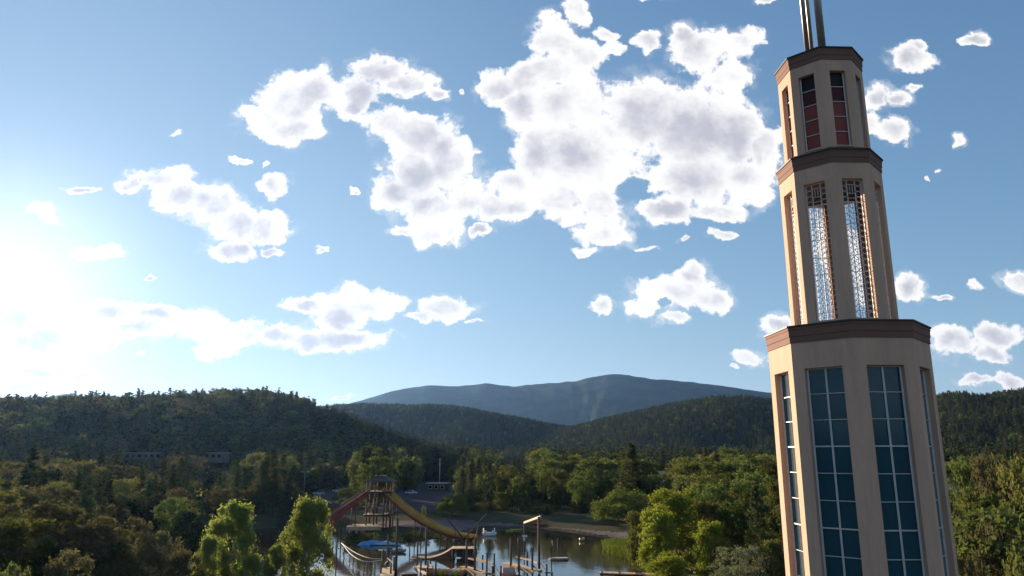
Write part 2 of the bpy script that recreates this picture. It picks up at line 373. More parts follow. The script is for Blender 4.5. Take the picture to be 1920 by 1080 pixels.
def ridge_h(i, x, y):
    nm, rc, rf, az, vv, th = RP[i]
    a = np.arctan2(x, y); r = np.hypot(x, y)
    wob = 1 + 0.10 * fbm(a * 9 + 3 * i, a * 0 + i, 40 + i, 3)
    rcw, rfw = rc * wob, rf * (1 + 0.25 * fbm(a * 7 + 5 * i, a * 0, 60 + i, 2))
    v = np.interp(a, az, vv); ca = np.maximum(np.cos(a), 0.5)
    H = CAMZ + v * rcw * ca - th
    t = (r - rfw) / (rcw - rfw)
    up = sstep(t) ** 0.8 ; dn = 1 - 0.75 * sstep((r - rcw) / (rc * 0.8))
    sh = np.where(t < 1, up, dn)
    env = np.clip(t, 0, 1) * (1 - np.clip(t, 0, 1)) * 4
    spur = fbm(a * rc / 180.0, r / 420.0, 80 + i, 4) * env * np.maximum(H, 0) * (0.30 if i < 4 else 0.05)
    if i == 4: spur = spur + fbm(a * 95.0 + fbm(a * 20, r / 900.0, 7, 2) * 3, r / 1500.0, 91, 4) * env * np.maximum(H, 0) * 0.07
    return np.where((t > 0) & (H > 0), H * sh + spur, -50.0)
def valley(x, y):
    r = np.hypot(x, y); d = lake_sdf(x, y)
    bank = 0.05 + 1.95 * sstep(d / 14.0)
    z = np.where(d < 0, -0.15 - 1.6 * sstep(-d / 8.0), bank)
    far = np.maximum(r - 340, 0)
    return z + 0.011 * far * np.where(y > -1e9, 1, 1) + fbm(x / 60, y / 60, 3, 3) * np.clip((r - 330) / 200, 0, 1) * 5 + fbm(x / 9, y / 9, 5, 2) * 0.25 * np.clip((d - 4) / 10, 0, 1) * np.clip((r - 245) / 40, 0, 1)
def ground_all(x, y):
    hs = [valley(x, y)] + [ridge_h(i, x, y) for i in range(len(RP))]
    return np.array(hs)
def gz(x, y): return ground_all(np.atleast_1d(np.float64(x)), np.atleast_1d(np.float64(y))).max(0)
def gz1(x, y): return float(gz(x, y)[0])
def hit(px, py, r0=60.0, r1=7000.0):
    """where the line of sight through a pixel meets the ground"""
    a = ray(px, py); Y = np.geomspace(r0, r1, 4000); z = CAMZ + a[2] * Y
    k = np.nonzero(gz(a[0] * Y, Y) >= z)[0]
    Yk = Y[k[0]] if len(k) else r1
    return Vector((a[0] * Yk, Yk, CAMZ + a[2] * Yk))

M['ground'] = mat('dry_ground', (0.105, 0.090, 0.060), 0.95, 0.4, 0.06, (0.060, 0.070, 0.034), bump=0.4, bscale=0.7, spec=0.0, coords='Position', detail=9)
M['hill'] = mat('wooded_slope', (0.050, 0.050, 0.030), 0.95, 0.4, 0.012, (0.034, 0.040, 0.022), bump=0.8, bscale=0.12, spec=0.0, coords='Position', detail=9)
M['mountain'] = mat('mountain_forest', (0.060, 0.080, 0.052), 0.95, 0.6, 0.004, (0.024, 0.040, 0.028), bump=0.9, bscale=0.03, spec=0.0, coords='Position', detail=12)
for b_ in M['mountain'].node_tree.nodes:
    if b_.type == 'BUMP': b_.inputs['Distance'].default_value = 14.0
az = np.radians(np.concatenate([np.arange(-180, -48, 4.0), np.arange(-48, 48, 0.3), np.arange(48, 180, 4.0)]))
rr = np.concatenate([[0.5, 4, 10, 18, 28, 38, 48, 58], np.geomspace(66, 13000, 430)])
AA, RR = np.meshgrid(az, rr); XX, YY = RR * np.sin(AA), RR * np.cos(AA)
HH = ground_all(XX, YY); ZZ = HH.max(0); WW = HH.argmax(0)
nr, na = XX.shape
VV = np.stack([XX, YY, ZZ], -1).reshape(-1, 3)
ii, jj = np.meshgrid(np.arange(nr - 1), np.arange(na), indexing='ij'); j2 = (jj + 1) % na
QF = np.stack([ii * na + jj, ii * na + j2, (ii + 1) * na + j2, (ii + 1) * na + jj], -1).reshape(-1, 4)[:, ::-1]
QW = WW[:-1, :].reshape(-1)
def np_mesh(name, verts, quads, mats, smooth=False, mi=None):
    me = bpy.data.meshes.new(name); n = len(quads)
    me.vertices.add(len(verts)); me.vertices.foreach_set('co', np.asarray(verts, np.float32).ravel())
    me.loops.add(n * 4); me.loops.foreach_set('vertex_index', np.asarray(quads, np.int32).ravel())
    me.polygons.add(n); me.polygons.foreach_set('loop_start', np.arange(0, n * 4, 4, dtype=np.int32))
    if mi is not None: me.polygons.foreach_set('material_index', np.asarray(mi, np.int32))
    if smooth: me.polygons.foreach_set('use_smooth', np.ones(n, bool))
    for x in (mats if isinstance(mats, (list, tuple)) else [mats]): me.materials.append(x)
    me.update(calc_edges=True); return me
for w, nm in ((0, 'ground'), (1, 'hill'), (2, 'hill'), (3, 'hill'), (4, 'hill'), (5, 'mountain')):
    q = QF[QW == w]
    if not len(q): continue
    used, inv = np.unique(q, return_inverse=True)
    me = np_mesh(nm, VV[used], inv.reshape(-1, 4), M['ground' if w == 0 else 'hill' if w < 5 else 'mountain'], smooth=True)
    lb = {0: 'dry grassy valley floor around the lake', 1: 'wooded hill on the left below the sun', 2: 'dark low ridge behind the valley centre',
          3: 'wooded hill left of the tower', 4: 'wooded hill behind the tower at the right edge', 5: 'hazy blue mountain on the skyline'}[w]
    tag(link(nm, me), lb, kind='structure')

# water
def water_mat():
    m = bpy.data.materials.new('lake_water'); m.use_nodes = True; b = NB(m.node_tree); pr = m.node_tree.nodes['Principled BSDF']
    pos = b.node('ShaderNodeNewGeometry').outputs['Position']
    pr.inputs['Base Color'].default_value = (0.045, 0.036, 0.022, 1); pr.inputs['Roughness'].default_value = 0.06
    pr.inputs['IOR'].default_value = 1.33; pr.inputs['Specular IOR Level'].default_value = 0.5
    h = b.m('ADD', b.noise(b.v('MULTIPLY', pos, (0.5, 0.25, 1)), 1.6, 4, 0.6), b.m('MULTIPLY', b.noise(pos, 0.12, 3, 0.5), 2.0))
    bn = b.node('ShaderNodeBump'); bn.inputs['Strength'].default_value = 0.10; bn.inputs['Distance'].default_value = 0.10
    b.put(bn.inputs['Height'], h); b.put(pr.inputs['Normal'], bn.outputs[0]); return m
M['water'] = water_mat()
lc = LAKE.mean(0); big = [(lc[0] + (x - lc[0]) * 1.04, lc[1] + (y - lc[1]) * 1.05, 0.0) for x, y in LAKE]
me = bpy.data.meshes.new('lake_water'); me.from_pydata(big, [], [tuple(range(len(big)))[::-1]]); me.materials.append(M['water']); me.update()
if me.polygons[0].normal.z < 0: me.flip_normals()
tag(link('lake_water', me), 'still brown lake reflecting trees and sky', kind='structure')

def drape(name, poly_px, m, label, dz=0.06, step=3.0, z0=2.0):
    """a sheet laid on the ground inside a polygon given by photo pixels"""
    pl = np.array([tuple(G(a, b, z0))[:2] for a, b in poly_px]); lo, hi = pl.min(0), pl.max(0)
    xs, ys = np.arange(lo[0], hi[0], step), np.arange(lo[1], hi[1], step); X, Y = np.meshgrid(xs, ys)
    ins = np.zeros(X.shape, bool); n = len(pl)
    for i in range(n):
        ax, ay = pl[i]; bx, by = pl[(i + 1) % n]; ins ^= ((ay > Y) != (by > Y)) & (X < (bx - ax) * (Y - ay) / (by - ay + 1e-12) + ax)
    ins &= lake_sdf(X, Y) > 1.5
    Z = gz(X.ravel(), Y.ravel()).reshape(X.shape) + dz; w = X.shape[1]
    q = [(i * w + j, i * w + j + 1, (i + 1) * w + j + 1, (i + 1) * w + j) for i in range(X.shape[0] - 1) for j in range(w - 1) if ins[i, j] and ins[i + 1, j] and ins[i, j + 1] and ins[i + 1, j + 1]]
    q = np.array(q); used, inv = np.unique(q, return_inverse=True)
    me = np_mesh(name, np.stack([X, Y, Z], -1).reshape(-1, 3)[used], inv.reshape(-1, 4), m, smooth=True)
    return tag(link(name, me), label, kind='structure')
drape('parking_lot', [(572,911),(850,908),(880,935),(850,958),(740,962),(640,950),(585,945)], M['asphalt'], 'asphalt car park behind the slide tower', dz=0.18)
drape('shore_path', [(610,982),(760,984),(880,976),(960,977),(1060,983),(1180,996),(1190,1012),(1060,996),(960,988),(880,989),(760,994),(640,992)], M['dirt'], 'bare dirt path along the far lake shore', dz=0.13, step=1.0, z0=1.2)

# ------------------------------------------------------------------ bell tower
TC = (13.683, 30.0); TROT = math.atan2(-TC[1], -TC[0]) + R(4.14)
TZ = gz1(*TC) - 0.1
tower = empty('bell_tower', (TC[0], TC[1], TZ), TROT, 'tall octagonal peach stucco tower in three stepped tiers with brown cornices', 'tower')
C1, C2, C3 = (3.119, 21.957 - TZ), (2.121, 29.206 - TZ), (1.816, 33.946 - TZ)      # outer radius and top of each cornice
W1, W2, W3 = 3.02, 2.035, 1.735                                                    # wall radii
def face_point(Rw, j, t, z, inset=0.0):
    """point on face j (centre angle -67.5+45j), t metres along the face from its middle, z up"""
    a = R(-67.5 + 45 * j); ap = Rw * math.cos(R(22.5)) - inset
    return Vector((ap * math.cos(a) - t * math.sin(a), ap * math.sin(a) + t * math.cos(a), z))
def py_of(Pw):
    d = Pw - Vector((0, 0, CAMZ)); zc = d.y * CP + d.z * SP; yc = -d.y * SP + d.z * CP
    return 960 + FPX * d.x / zc, 540 - FPX * yc / zc
TM = Matrix.Translation((TC[0], TC[1], TZ)) @ Matrix.Rotation(TROT, 4, 'Z')
def z_for(Rw, j, py, inset=0.0):
    lo, hi = -20.0, 40.0
    for _ in range(50):
        mid = (lo + hi) / 2
        if py_of(TM @ face_point(Rw, j, 0, mid, inset))[1] > py: lo = mid
        else: hi = mid
    return lo
def tier_wall(name, Rw, z0, z1, wz0, wz1, ww, th, matl):
    """eight wall panels with one tall opening each, with inner faces and reveals"""
    b = MB(); hs = Rw * math.sin(R(22.5)); hi_ = (Rw * math.cos(R(22.5)) - th) * math.tan(R(22.5)); w = ww / 2
    for j in range(8):
        def ring(hw, ins):
            F_ = lambda t, z: face_point(Rw, j, t, z, ins)
            return [F_(-hw, z0), F_(hw, z0), F_(hw, z1), F_(-hw, z1), F_(-w, wz0), F_(w, wz0), F_(w, wz1), F_(-w, wz1)]
        o, n = ring(hs, 0), ring(hi_, th)
        quads = [(0, 1, 5, 4), (1, 2, 6, 5), (2, 3, 7, 6), (3, 0, 4, 7)]
        b.add(o, quads); b.add(n, [q[::-1] for q in quads], 1)
        b.add(o[4:] + n[4:], [(0, 1, 5, 4), (1, 2, 6, 5), (2, 3, 7, 6), (3, 0, 4, 7)])
    return b.build(name, [matl, M['tower_inside']], tower)
# openings, read from the photograph
a1t = z_for(W1, 2, 684); a2t = z_for(W2, 2, 334); a3t = z_for(W3, 2, 132); a3b = z_for(W3, 2, 272)
rowz = [z_for(W1, 2, q, 0.22) for q in (683, 733, 784, 835, 886.5, 939, 992, 1047)]
ROW = (rowz[0] - rowz[7]) / 7
c1b, c2b, c3b = C1[1] - 0.66, C2[1] - 0.58, C3[1] - 0.56
NR = int((a1t - 1.5) // ROW)
a1b = a1t - NR * ROW - 0.05
tier_wall('lower_wall', W1, 0.0, c1b + 0.05, a1b, a1t, 1.42, 0.34, M['stucco'])
tier_wall('middle_wall', W2, C1[1] - 0.3, c2b + 0.05, C1[1] + 0.26, a2t, 0.86, 0.30, M['stucco'])
tier_wall('upper_wall', W3, C2[1] - 0.3, c3b + 0.05, a3b, a3t, 0.66, 0.26, M['stucco'])
A0 = 0.0
for nm, (cr, ct), cb, wr, nxt in (('lower_cornice', C1, c1b, W1, W2), ('middle_cornice', C2, c2b, W2, W3), ('upper_cornice', C3, c3b, W3, 0.4)):
    h = ct - cb; g_ = cr - wr
    prof = [(wr - 0.1, cb), (wr + g_ * 0.35, cb), (wr + g_ * 0.35, cb + h * 0.34), (wr + g_ * 0.62, cb + h * 0.40), (wr + g_ * 0.66, cb + h * 0.72), (cr - 0.01, cb + h * 0.80), (cr - 0.01, ct - 0.05), (wr - 0.2, ct - 0.05)]
    c = MB().lathe(prof, 8).build(nm, M['cornice'], tower)
    MB().lathe([(wr - 0.25, ct - 0.046), (cr + 0.035, ct - 0.046), (cr + 0.035, ct + 0.015), (nxt + 0.02, ct + 0.20), (nxt - 0.1, ct + 0.20)], 8).build('roof_flashing', M['flashing'], c)
# ceilings and floors that close the tiers
MB().lathe([(0.0, C2[1] - 0.75), (W2 - 0.25, C2[1] - 0.75), (W2 - 0.25, C2[1] - 0.60), (0.0, C2[1] - 0.60)], 8).build('belfry_ceiling', M['tower_inside'], tower)
MB().lathe([(0.0, C1[1] + 0.02), (W2 - 0.2, C1[1] + 0.02), (W2 - 0.2, C1[1] + 0.14), (0.0, C1[1] + 0.14)], 8).build('belfry_floor', M['tower_inside'], tower)
MB().lathe([(0.5, C3[1] + 0.19), (0.42, C3[1] + 0.25), (0.0, C3[1] + 0.25)], 8).build('roof_cap', M['flashing'], tower)
# lower tier windows: mullion bars and separate panes
hw = 0.71; INS = 0.24
pw, ph = hw - 0.055, ROW - 0.05
pane_meshes = []
for k in range(3):
    b = MB(); b.box((0, 0, 0), (0.012, pw, ph)); pane_meshes.append(b.mesh('pane', M['glass_teal']))
for j in range(8):
    fr = MB(); a = R(-67.5 + 45 * j)
    F_ = lambda t, z, i=INS: face_point(W1, j, t, z, i)
    for t, w_ in ((-hw + 0.03, 0.06), (0.0, 0.055), (hw - 0.03, 0.06)): fr.bar(F_(t, a1b), F_(t, a1t), w_, 0.07)
    o = fr.build('window', M['mullion'], tower)
    for r_ in range(NR + 1):
        z = a1t - r_ * ROW - (0.025 if r_ == 0 else 0)
        thick = 0.05 if r_ % 3 == 0 else 0.028
        MB().bar(F_(-hw + 0.061, z, INS - 0.004), F_(hw - 0.061, z, INS - 0.004), 0.06, thick).build('mullion', M['mullion'], o)
    for r_ in range(NR):
        for s_ in (-1, 1):
            q = link('pane', pane_meshes[(r_ + j) % 3], o, F_(s_ * (hw / 2 - 0.003), a1t - (r_ + 0.5) * ROW, INS + 0.03))
            q.rotation_euler = (0, R(random.uniform(-0.5, 0.5)), a + R(random.uniform(-0.6, 0.6)))
# upper tier windows: one column of panes, dark at the top and red below, the lit interior put into their colour
uh = 0.33; un = 5; ur = (a3t - a3b) / un
up_mesh = [MB().box((0, 0, 0), (0.012, 2 * uh - 0.06, ur - 0.02)).mesh('pane', M[x]) for x in ('glass_unlit', 'glass_maroon_lit', 'glass_red_lit')]
for j in range(8):
    a = R(-67.5 + 45 * j); F_ = lambda t, z, i=0.17: face_point(W3, j, t, z, i)
    fr = MB()
    for t in (-uh + 0.02, uh - 0.02): fr.bar(F_(t, a3b), F_(t, a3t), 0.04, 0.05)
    o = fr.build('window', M['mullion'], tower)
    for r_ in range(1, un): MB().bar(F_(-uh + 0.041, a3t - r_ * ur, 0.166), F_(uh - 0.041, a3t - r_ * ur, 0.166), 0.04, 0.03).build('mullion', M['mullion'], o)
    for r_ in range(un):
        q = link('pane', up_mesh[(0, 1, 2, 2, 2)[r_]], o, F_(0, a3t - (r_ + 0.5) * ur, 0.20)); q.rotation_euler = (0, 0, a)
    MB().add([F_(-uh, a3b, 0.26), F_(uh, a3b, 0.26), F_(uh + .03, a3b - 0.06, -0.03), F_(-uh - .03, a3b - 0.06, -0.03), F_(-uh, a3b + 0.07, 0.26), F_(uh, a3b + 0.07, 0.26), F_(uh + .03, a3b + 0.0, -0.03), F_(-uh - .03, a3b + 0.0, -0.03)],
             [(0, 3, 2, 1), (4, 5, 6, 7), (2, 3, 7, 6), (0, 4, 7, 3), (1, 2, 6, 5), (0, 1, 5, 4)]).build('sill', M['stucco'], o)
# belfry grilles: wrought frame with ring columns at the sides and a leafy middle
gh = 0.43; g0, g1 = C1[1] + 0.26, a2t
def grille_mesh():
    b = MB(); H_ = g1 - g0
    def seg(t0, z0, t1, z1, w=0.016): b.bar((0, t0, z0), (0, t1, z1), w, w)
    for t, w in ((-gh + .015, .032), (gh - .015, .032), (-0.16, .022), (0.16, .022)): seg(t, 0, t, H_, w)
    for z, w in ((0.015, .03), (H_ - .015, .03), (0.32, .022), (H_ - 0.95, .026), (H_ * 0.33, .022), (H_ * 0.58, .022)): seg(-gh, z, gh, z, w)
    def ringp(tc, zc, rx, rz, n=8):
        pts = [(tc + rx * math.cos(2 * math.pi * k / n), zc + rz * math.sin(2 * math.pi * k / n)) for k in range(n)]
        for k in range(n): seg(*pts[k], *pts[(k + 1) % n], 0.014)
    z = 0.14
    while z < H_ - 0.1:
        for s_ in (-1, 1): ringp(s_ * 0.29, z, 0.118, 0.118)
        z += 0.237
    for zz in (H_ - 0.2, H_ - 0.58, H_ - 0.78, 0.12, 0.22): seg(-0.16, zz, 0.16, zz)
    for t in (-0.055, 0.055): seg(t, H_ - 0.58, t, H_ - 0.2); seg(t, 0.05, t, 0.32)
    z = 0.34
    while z < H_ - 1.15:                                        # leaves on a stem
        for s_ in (-1, 1):
            seg(0, z, s_ * 0.10, z + 0.13); seg(s_ * 0.10, z + 0.13, s_ * 0.155, z + 0.15); seg(s_ * 0.10, z + 0.13, s_ * 0.05, z + 0.20)
        seg(0, z, 0, z + 0.23, 0.018); z += 0.23
    return b.mesh('grille', M['grille'])
gm = grille_mesh()
for j in range(8):
    q = link('grille', gm, tower, face_point(W2, j, 0, g0, 0.19)); q.rotation_euler = (0, 0, R(-67.5 + 45 * j))
# spire: three upright steel tubes of the rooftop cross
Rt = Matrix.Rotation(-TROT, 4, 'Z')
for (px_, py_, rad, dep) in ((1541, 84, 0.165, 0.0), (1513, 90, 0.105, -0.35), (1522, 92, 0.085, 0.25)):
    w = P(px_, py_, TC[1] + dep); l_ = TM.inverted() @ w
    MB().tube([(l_.x, l_.y, C3[1] + 0.05), (l_.x, l_.y, C3[1] + 9.0)], rad, 20).build('spire_tube', M['steel'], tower, smooth=True)
    MB().lathe([(rad + 0.07, C3[1] + 0.05), (rad + 0.07, C3[1] + 0.30), (rad, C3[1] + 0.34)], 16, c=(l_.x, l_.y, 0)).build('spire_collar', M['flashing'], tower)

# ------------------------------------------------------------------ trees
def quads_from(c, size, asp=0.6, up=0.0, r=None):
    """leaf-shaped quads at the points c, randomly turned; up pulls their faces towards the sky"""
    r = r or rng; n = len(c)
    d1 = r.normal(size=(n, 3)); d1 /= np.linalg.norm(d1, axis=1, keepdims=True)
    nn = r.normal(size=(n, 3)) + np.array([0, 0, up]); a = d1 - nn * (np.sum(d1 * nn, 1, keepdims=True) / np.sum(nn * nn, 1, keepdims=True))
    a /= np.linalg.norm(a, axis=1, keepdims=True) + 1e-9; b = np.cross(nn, a); b /= np.linalg.norm(b, axis=1, keepdims=True) + 1e-9
    s = (size * r.uniform(0.6, 1.35, n))[:, None]
    V = np.stack([c - a * s, c - b * s * asp + a * s * 0.15, c + a * s, c + b * s * asp + a * s * 0.15], 1).reshape(-1, 3)
    return V, np.arange(n * 4).reshape(-1, 4)
def crown_points(r, clumps, n):
    """points through the outer part of ellipsoid clumps (cx,cy,cz,rx,ry,rz)"""
    cl = np.array(clumps); wgt = (cl[:, 3] * cl[:, 4] * cl[:, 5]) ** (2 / 3); k = r.choice(len(cl), n, p=wgt / wgt.sum())
    d = r.normal(size=(n, 3)); d /= np.linalg.norm(d, axis=1, keepdims=True)
    d[:, 2] = np.where((d[:, 2] < -0.2) & (r.random(n) < 0.55), -d[:, 2], d[:, 2])
    rad = r.random(n) ** 0.45 * r.uniform(0.75, 1.35, n)
    tw = r.normal(size=(len(cl), 3)) * 0.5; tw /= np.linalg.norm(tw, axis=1, keepdims=True)
    st_ = 1 + 0.75 * np.abs(np.sum(d * tw[k], 1))            # each clump is drawn out along a twig of its own
    p_ = cl[k, :3] + d * (rad * st_)[:, None] * cl[k, 3:6] * 0.8
    lo_ = r.random(n) < 0.12
    return p_ + np.where(lo_[:, None], r.normal(size=(n, 3)) * 0.035, 0.0)
def broad_clumps(r, kind):
    out = []
    if kind == 'poplar':                                     # several upright plumes
        for _ in range(95):
            h = r.uniform(0.06, 0.93); wid = 0.36 * (math.sin(math.pi * min(1, (h + 0.12) / 1.1) ** 0.8) ** 0.7)
            a = r.uniform(0, 2 * math.pi); q = wid * math.sqrt(r.random()) * 0.95
            s = r.uniform(0.035, 0.095); out.append((q * math.cos(a), q * math.sin(a), h, s * 0.85, s * 0.85, s * 1.35))
    elif kind == 'willow':
        for _ in range(48):
            a = r.uniform(0, 2 * math.pi); q = 0.60 * math.sqrt(r.random()); h = 0.88 * math.sqrt(max(0.05, 1 - (q / 0.72) ** 2)) - 0.05
            s = r.uniform(0.10, 0.16); out.append((q * math.cos(a), q * math.sin(a), max(0.12, h * r.uniform(0.45, 1.0)), s, s, s * 1.15))
    else:
        wx = {'round': 0.50, 'tall': 0.34, 'bush': 0.55, 'olive': 0.56}[kind]; lo = {'round': 0.20, 'tall': 0.15, 'bush': 0.06, 'olive': 0.06}[kind]
        for _ in range({'round': 90, 'tall': 80, 'bush': 44, 'olive': 80}[kind]):
            h = r.uniform(lo, 0.93); env = wx * math.sqrt(max(0.03, 1 - ((h - 0.52) / 0.52) ** 2)); a = r.uniform(0, 2 * math.pi)
            q = env * math.sqrt(r.random()) * 0.93; s = r.uniform(0.04, 0.115)
            out.append((q * math.cos(a), q * math.sin(a), h, s, s, s * 0.8))
    return out
def broad_tree(kind, seed, n, size, leafm, barkm, trunk_r=0.018, name='crown'):
    r = np.random.default_rng(seed); cl = broad_clumps(r, kind)
    pts = crown_points(r, cl, n)
    if kind == 'willow':                                     # hanging strands below the dome
        m_ = n // 2; k = r.integers(0, n, m_); base = pts[k].copy(); base[:, 2] = np.maximum(0.05, base[:, 2] - r.random(m_) ** 0.8 * base[:, 2] * 0.75 * (np.hypot(base[:, 0], base[:, 1]) / 0.7))
        base[:, :2] *= 1.04; pts = np.concatenate([pts, base])
    V, Q = quads_from(pts, size, 0.62, 0.35, r)
    crown = np_mesh(name, V, Q, leafm)
    b = MB(); top = 0.62 if kind not in ('bush', 'olive') else 0.4
    bend = [(0.01 * r.normal() * i, 0.01 * r.normal() * i, top * i / 5 - (0.03 if i == 0 else 0)) for i in range(6)]
    b.tube(bend, [trunk_r * (1.25 - 0.8 * i / 5) for i in range(6)], 7)
    for k in r.choice(len(cl), min(14, len(cl)), replace=False):
        c = cl[k]; i = min(4, max(1, int(c[2] * 0.55 / top * 5))); s = Vector(bend[i]); e = Vector(c[:3]); mid = (s + e) / 2 + Vector((0, 0, 0.03))
        b.tube([s, mid, e], [trunk_r * 0.45, trunk_r * 0.3, trunk_r * 0.12], 5, caps=False)
    return b.mesh('trunk', barkm, True), crown
def pine_tree(kind, seed, per, size, leafm, barkm, far=False):
    r = np.random.default_rng(seed); pts = []; b = MB()
    b.tube([(0, 0, -0.03), (0.006, 0, 0.3), (0, 0.006, 0.65), (0, 0, 0.97)], [0.016, 0.013, 0.008, 0.002], 6)
    lo = {'pine': 0.20, 'spruce': 0.06, 'juniper': 0.04}[kind]; levels = {'pine': 15, 'spruce': 20, 'juniper': 11}[kind]
    if far: levels = int(levels * 0.6)
    for i in range(levels):
        f = (i + 0.3 * r.random()) / levels; z = lo + (0.97 - lo) * f
        if kind == 'pine': rad = 0.17 * (1 - f) ** 0.62 * (0.55 + 0.45 * min(1, f / 0.2)) * r.uniform(0.75, 1.2)
        elif kind == 'spruce': rad = 0.19 * (1 - f) ** 0.9 * r.uniform(0.88, 1.1) + 0.006
        else: rad = 0.34 * math.sqrt(max(0.02, 1 - f ** 1.6)) * r.uniform(0.8, 1.15)
        nb = 6 if far else 8
        for k in range(nb):
            a = 2 * math.pi * (k + r.random() * 0.8) / nb + i; L = rad * r.uniform(0.6, 1.2)
            z = lo + (0.97 - lo) * min(1.0, max(0.0, f + r.normal() * 0.55 / levels))
            rise = {'pine': 0.25, 'spruce': -0.28, 'juniper': 0.55}[kind] * L
            t = np.sqrt(r.random(per)); q = np.stack([np.cos(a) * L * t, np.sin(a) * L * t, z + rise * t], 1)
            pts.append(q + r.normal(size=q.shape) * np.array([0.28, 0.28, 0.34]) * (rad * 0.35 + 0.008))
            if not far and k % 2 == 0: b.tube([(0, 0, z - 0.01), (np.cos(a) * L * 0.8, np.sin(a) * L * 0.8, z + rise * 0.8)], [0.004, 0.0015], 4, caps=False)
    V, Q = quads_from(np.concatenate(pts), size, 0.45, 0.6, r)
    return b.mesh('trunk', barkm, True), np_mesh('crown', V, Q, leafm)
L = {
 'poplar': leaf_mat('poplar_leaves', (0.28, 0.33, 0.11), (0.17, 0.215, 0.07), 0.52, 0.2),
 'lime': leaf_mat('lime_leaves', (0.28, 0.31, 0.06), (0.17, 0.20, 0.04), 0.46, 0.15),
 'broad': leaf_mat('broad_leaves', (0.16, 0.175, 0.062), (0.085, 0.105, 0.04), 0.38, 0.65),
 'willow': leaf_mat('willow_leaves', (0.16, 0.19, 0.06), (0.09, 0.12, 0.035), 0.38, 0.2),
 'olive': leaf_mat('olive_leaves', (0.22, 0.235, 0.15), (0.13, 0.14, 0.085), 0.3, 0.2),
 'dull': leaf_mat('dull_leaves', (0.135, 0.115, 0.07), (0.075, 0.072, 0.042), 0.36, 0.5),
 'pine': leaf_mat('pine_needles', (0.085, 0.098, 0.052), (0.048, 0.062, 0.033), 0.28, 0.7),
 'spruce': leaf_mat('spruce_needles', (0.075, 0.098, 0.072), (0.045, 0.062, 0.046), 0.26, 0.4),
 'reed': leaf_mat('reed_blades', (0.14, 0.17, 0.04), (0.08, 0.11, 0.025), 0.4, 0.2),
}
BK, BP = M['bark'], M['bark_pale']
TREES = {
 'poplar': [broad_tree('poplar', 11 + k, 22000, 0.0130, L['poplar'], BP, 0.014) for k in range(2)],
 'lime': [broad_tree('tall', 21 + k, 17000, 0.0140, L['lime'], BP, 0.014) for k in range(2)],
 'round': [broad_tree('round', 31 + k, 6500, 0.020, L['broad'], BK, 0.02) for k in range(4)],
 'tall': [broad_tree('tall', 41 + k, 5000, 0.021, L['broad'], BP, 0.014) for k in range(3)],
 'dull': [broad_tree('round', 51 + k, 6500, 0.020, L['dull'], BK, 0.02) for k in range(3)],
 'willow': [broad_tree('willow', 61, 8500, 0.020, L['willow'], BK, 0.024)],
 'olive': [broad_tree('olive', 71, 6500, 0.016, L['olive'], BP, 0.018)],
 'bush': [broad_tree('bush', 81 + k, 3500, 0.030, L['broad'], BK, 0.018) for k in range(2)],
 'pine': [pine_tree('pine', 91 + k, 14, 0.020, L['pine'], BK) for k in range(4)],
 'juniper': [pine_tree('juniper', 101 + k, 22, 0.032, L['pine'], BK) for k in range(3)],
 'spruce': [pine_tree('spruce', 111 + k, 16, 0.017, L['spruce'], BK) for k in range(2)],
}
NICE = {'poplar': ('cottonwood_tree', 'tree'), 'lime': ('cottonwood_tree', 'tree'), 'round': ('broadleaf_tree', 'tree'), 'tall': ('broadleaf_tree', 'tree'), 'dull': ('broadleaf_tree', 'tree'),
        'willow': ('willow_tree', 'tree'), 'olive': ('olive_tree', 'tree'), 'bush': ('leafy_shrub', 'shrub'), 'pine': ('pine_tree', 'tree'), 'juniper': ('juniper_tree', 'tree'), 'spruce': ('spruce_tree', 'tree')}
UW = {'poplar': 0.78, 'lime': 0.76, 'round': 1.10, 'tall': 0.80, 'dull': 1.10, 'willow': 1.40, 'olive': 1.2, 'bush': 1.2, 'pine': 0.36, 'juniper': 0.72, 'spruce': 0.38}
def tree_at(kind, x, y, height, width, label, group=None, var=None, rz=None, z=None):
    k = random.randrange(len(TREES[kind])) if var is None else var % len(TREES[kind]); tr, cr = TREES[kind][k]
    nm, cat = NICE[kind]
    e = empty(nm, (x, y, (gz1(x, y) if z is None else z)), random.uniform(0, 6.28) if rz is None else rz, label, cat, group)
    s = width / UW[kind]; e.scale = (s, s, height)
    link('trunk', tr, e); link('crown', cr, e); return e
TAKEN = []; rc0_ = random.Random(12)
def tree_px(kind, px, top, d, wpx, label, group=None, var=None):
    """a tree whose middle is at px, whose top shows at row top, standing d metres ahead; width in photo pixels"""
    w = P(px, top, d); x, y = w.x, w.y; z0 = gz1(x, y)
    wid = wpx * (d * CP) / FPX
    TAKEN.append((x, y, wid / 2)); return tree_at(kind, x, y, w.z - z0, wid, label, group, var)
T = tree_px
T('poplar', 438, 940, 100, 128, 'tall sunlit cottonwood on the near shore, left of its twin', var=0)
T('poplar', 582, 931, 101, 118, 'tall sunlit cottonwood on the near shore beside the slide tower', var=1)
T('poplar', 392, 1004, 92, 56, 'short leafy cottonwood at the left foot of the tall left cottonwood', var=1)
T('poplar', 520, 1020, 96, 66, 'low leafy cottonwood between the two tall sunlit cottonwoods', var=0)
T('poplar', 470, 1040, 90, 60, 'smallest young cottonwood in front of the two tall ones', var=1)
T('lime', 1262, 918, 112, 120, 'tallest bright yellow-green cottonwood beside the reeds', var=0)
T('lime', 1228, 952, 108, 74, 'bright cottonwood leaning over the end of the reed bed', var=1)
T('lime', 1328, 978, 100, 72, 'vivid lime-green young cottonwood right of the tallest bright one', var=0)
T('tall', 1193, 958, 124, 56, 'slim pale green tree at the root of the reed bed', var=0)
T('lime', 1250, 1035, 92, 90, 'low bright cottonwood at the bottom of the picture by the dock', var=1)
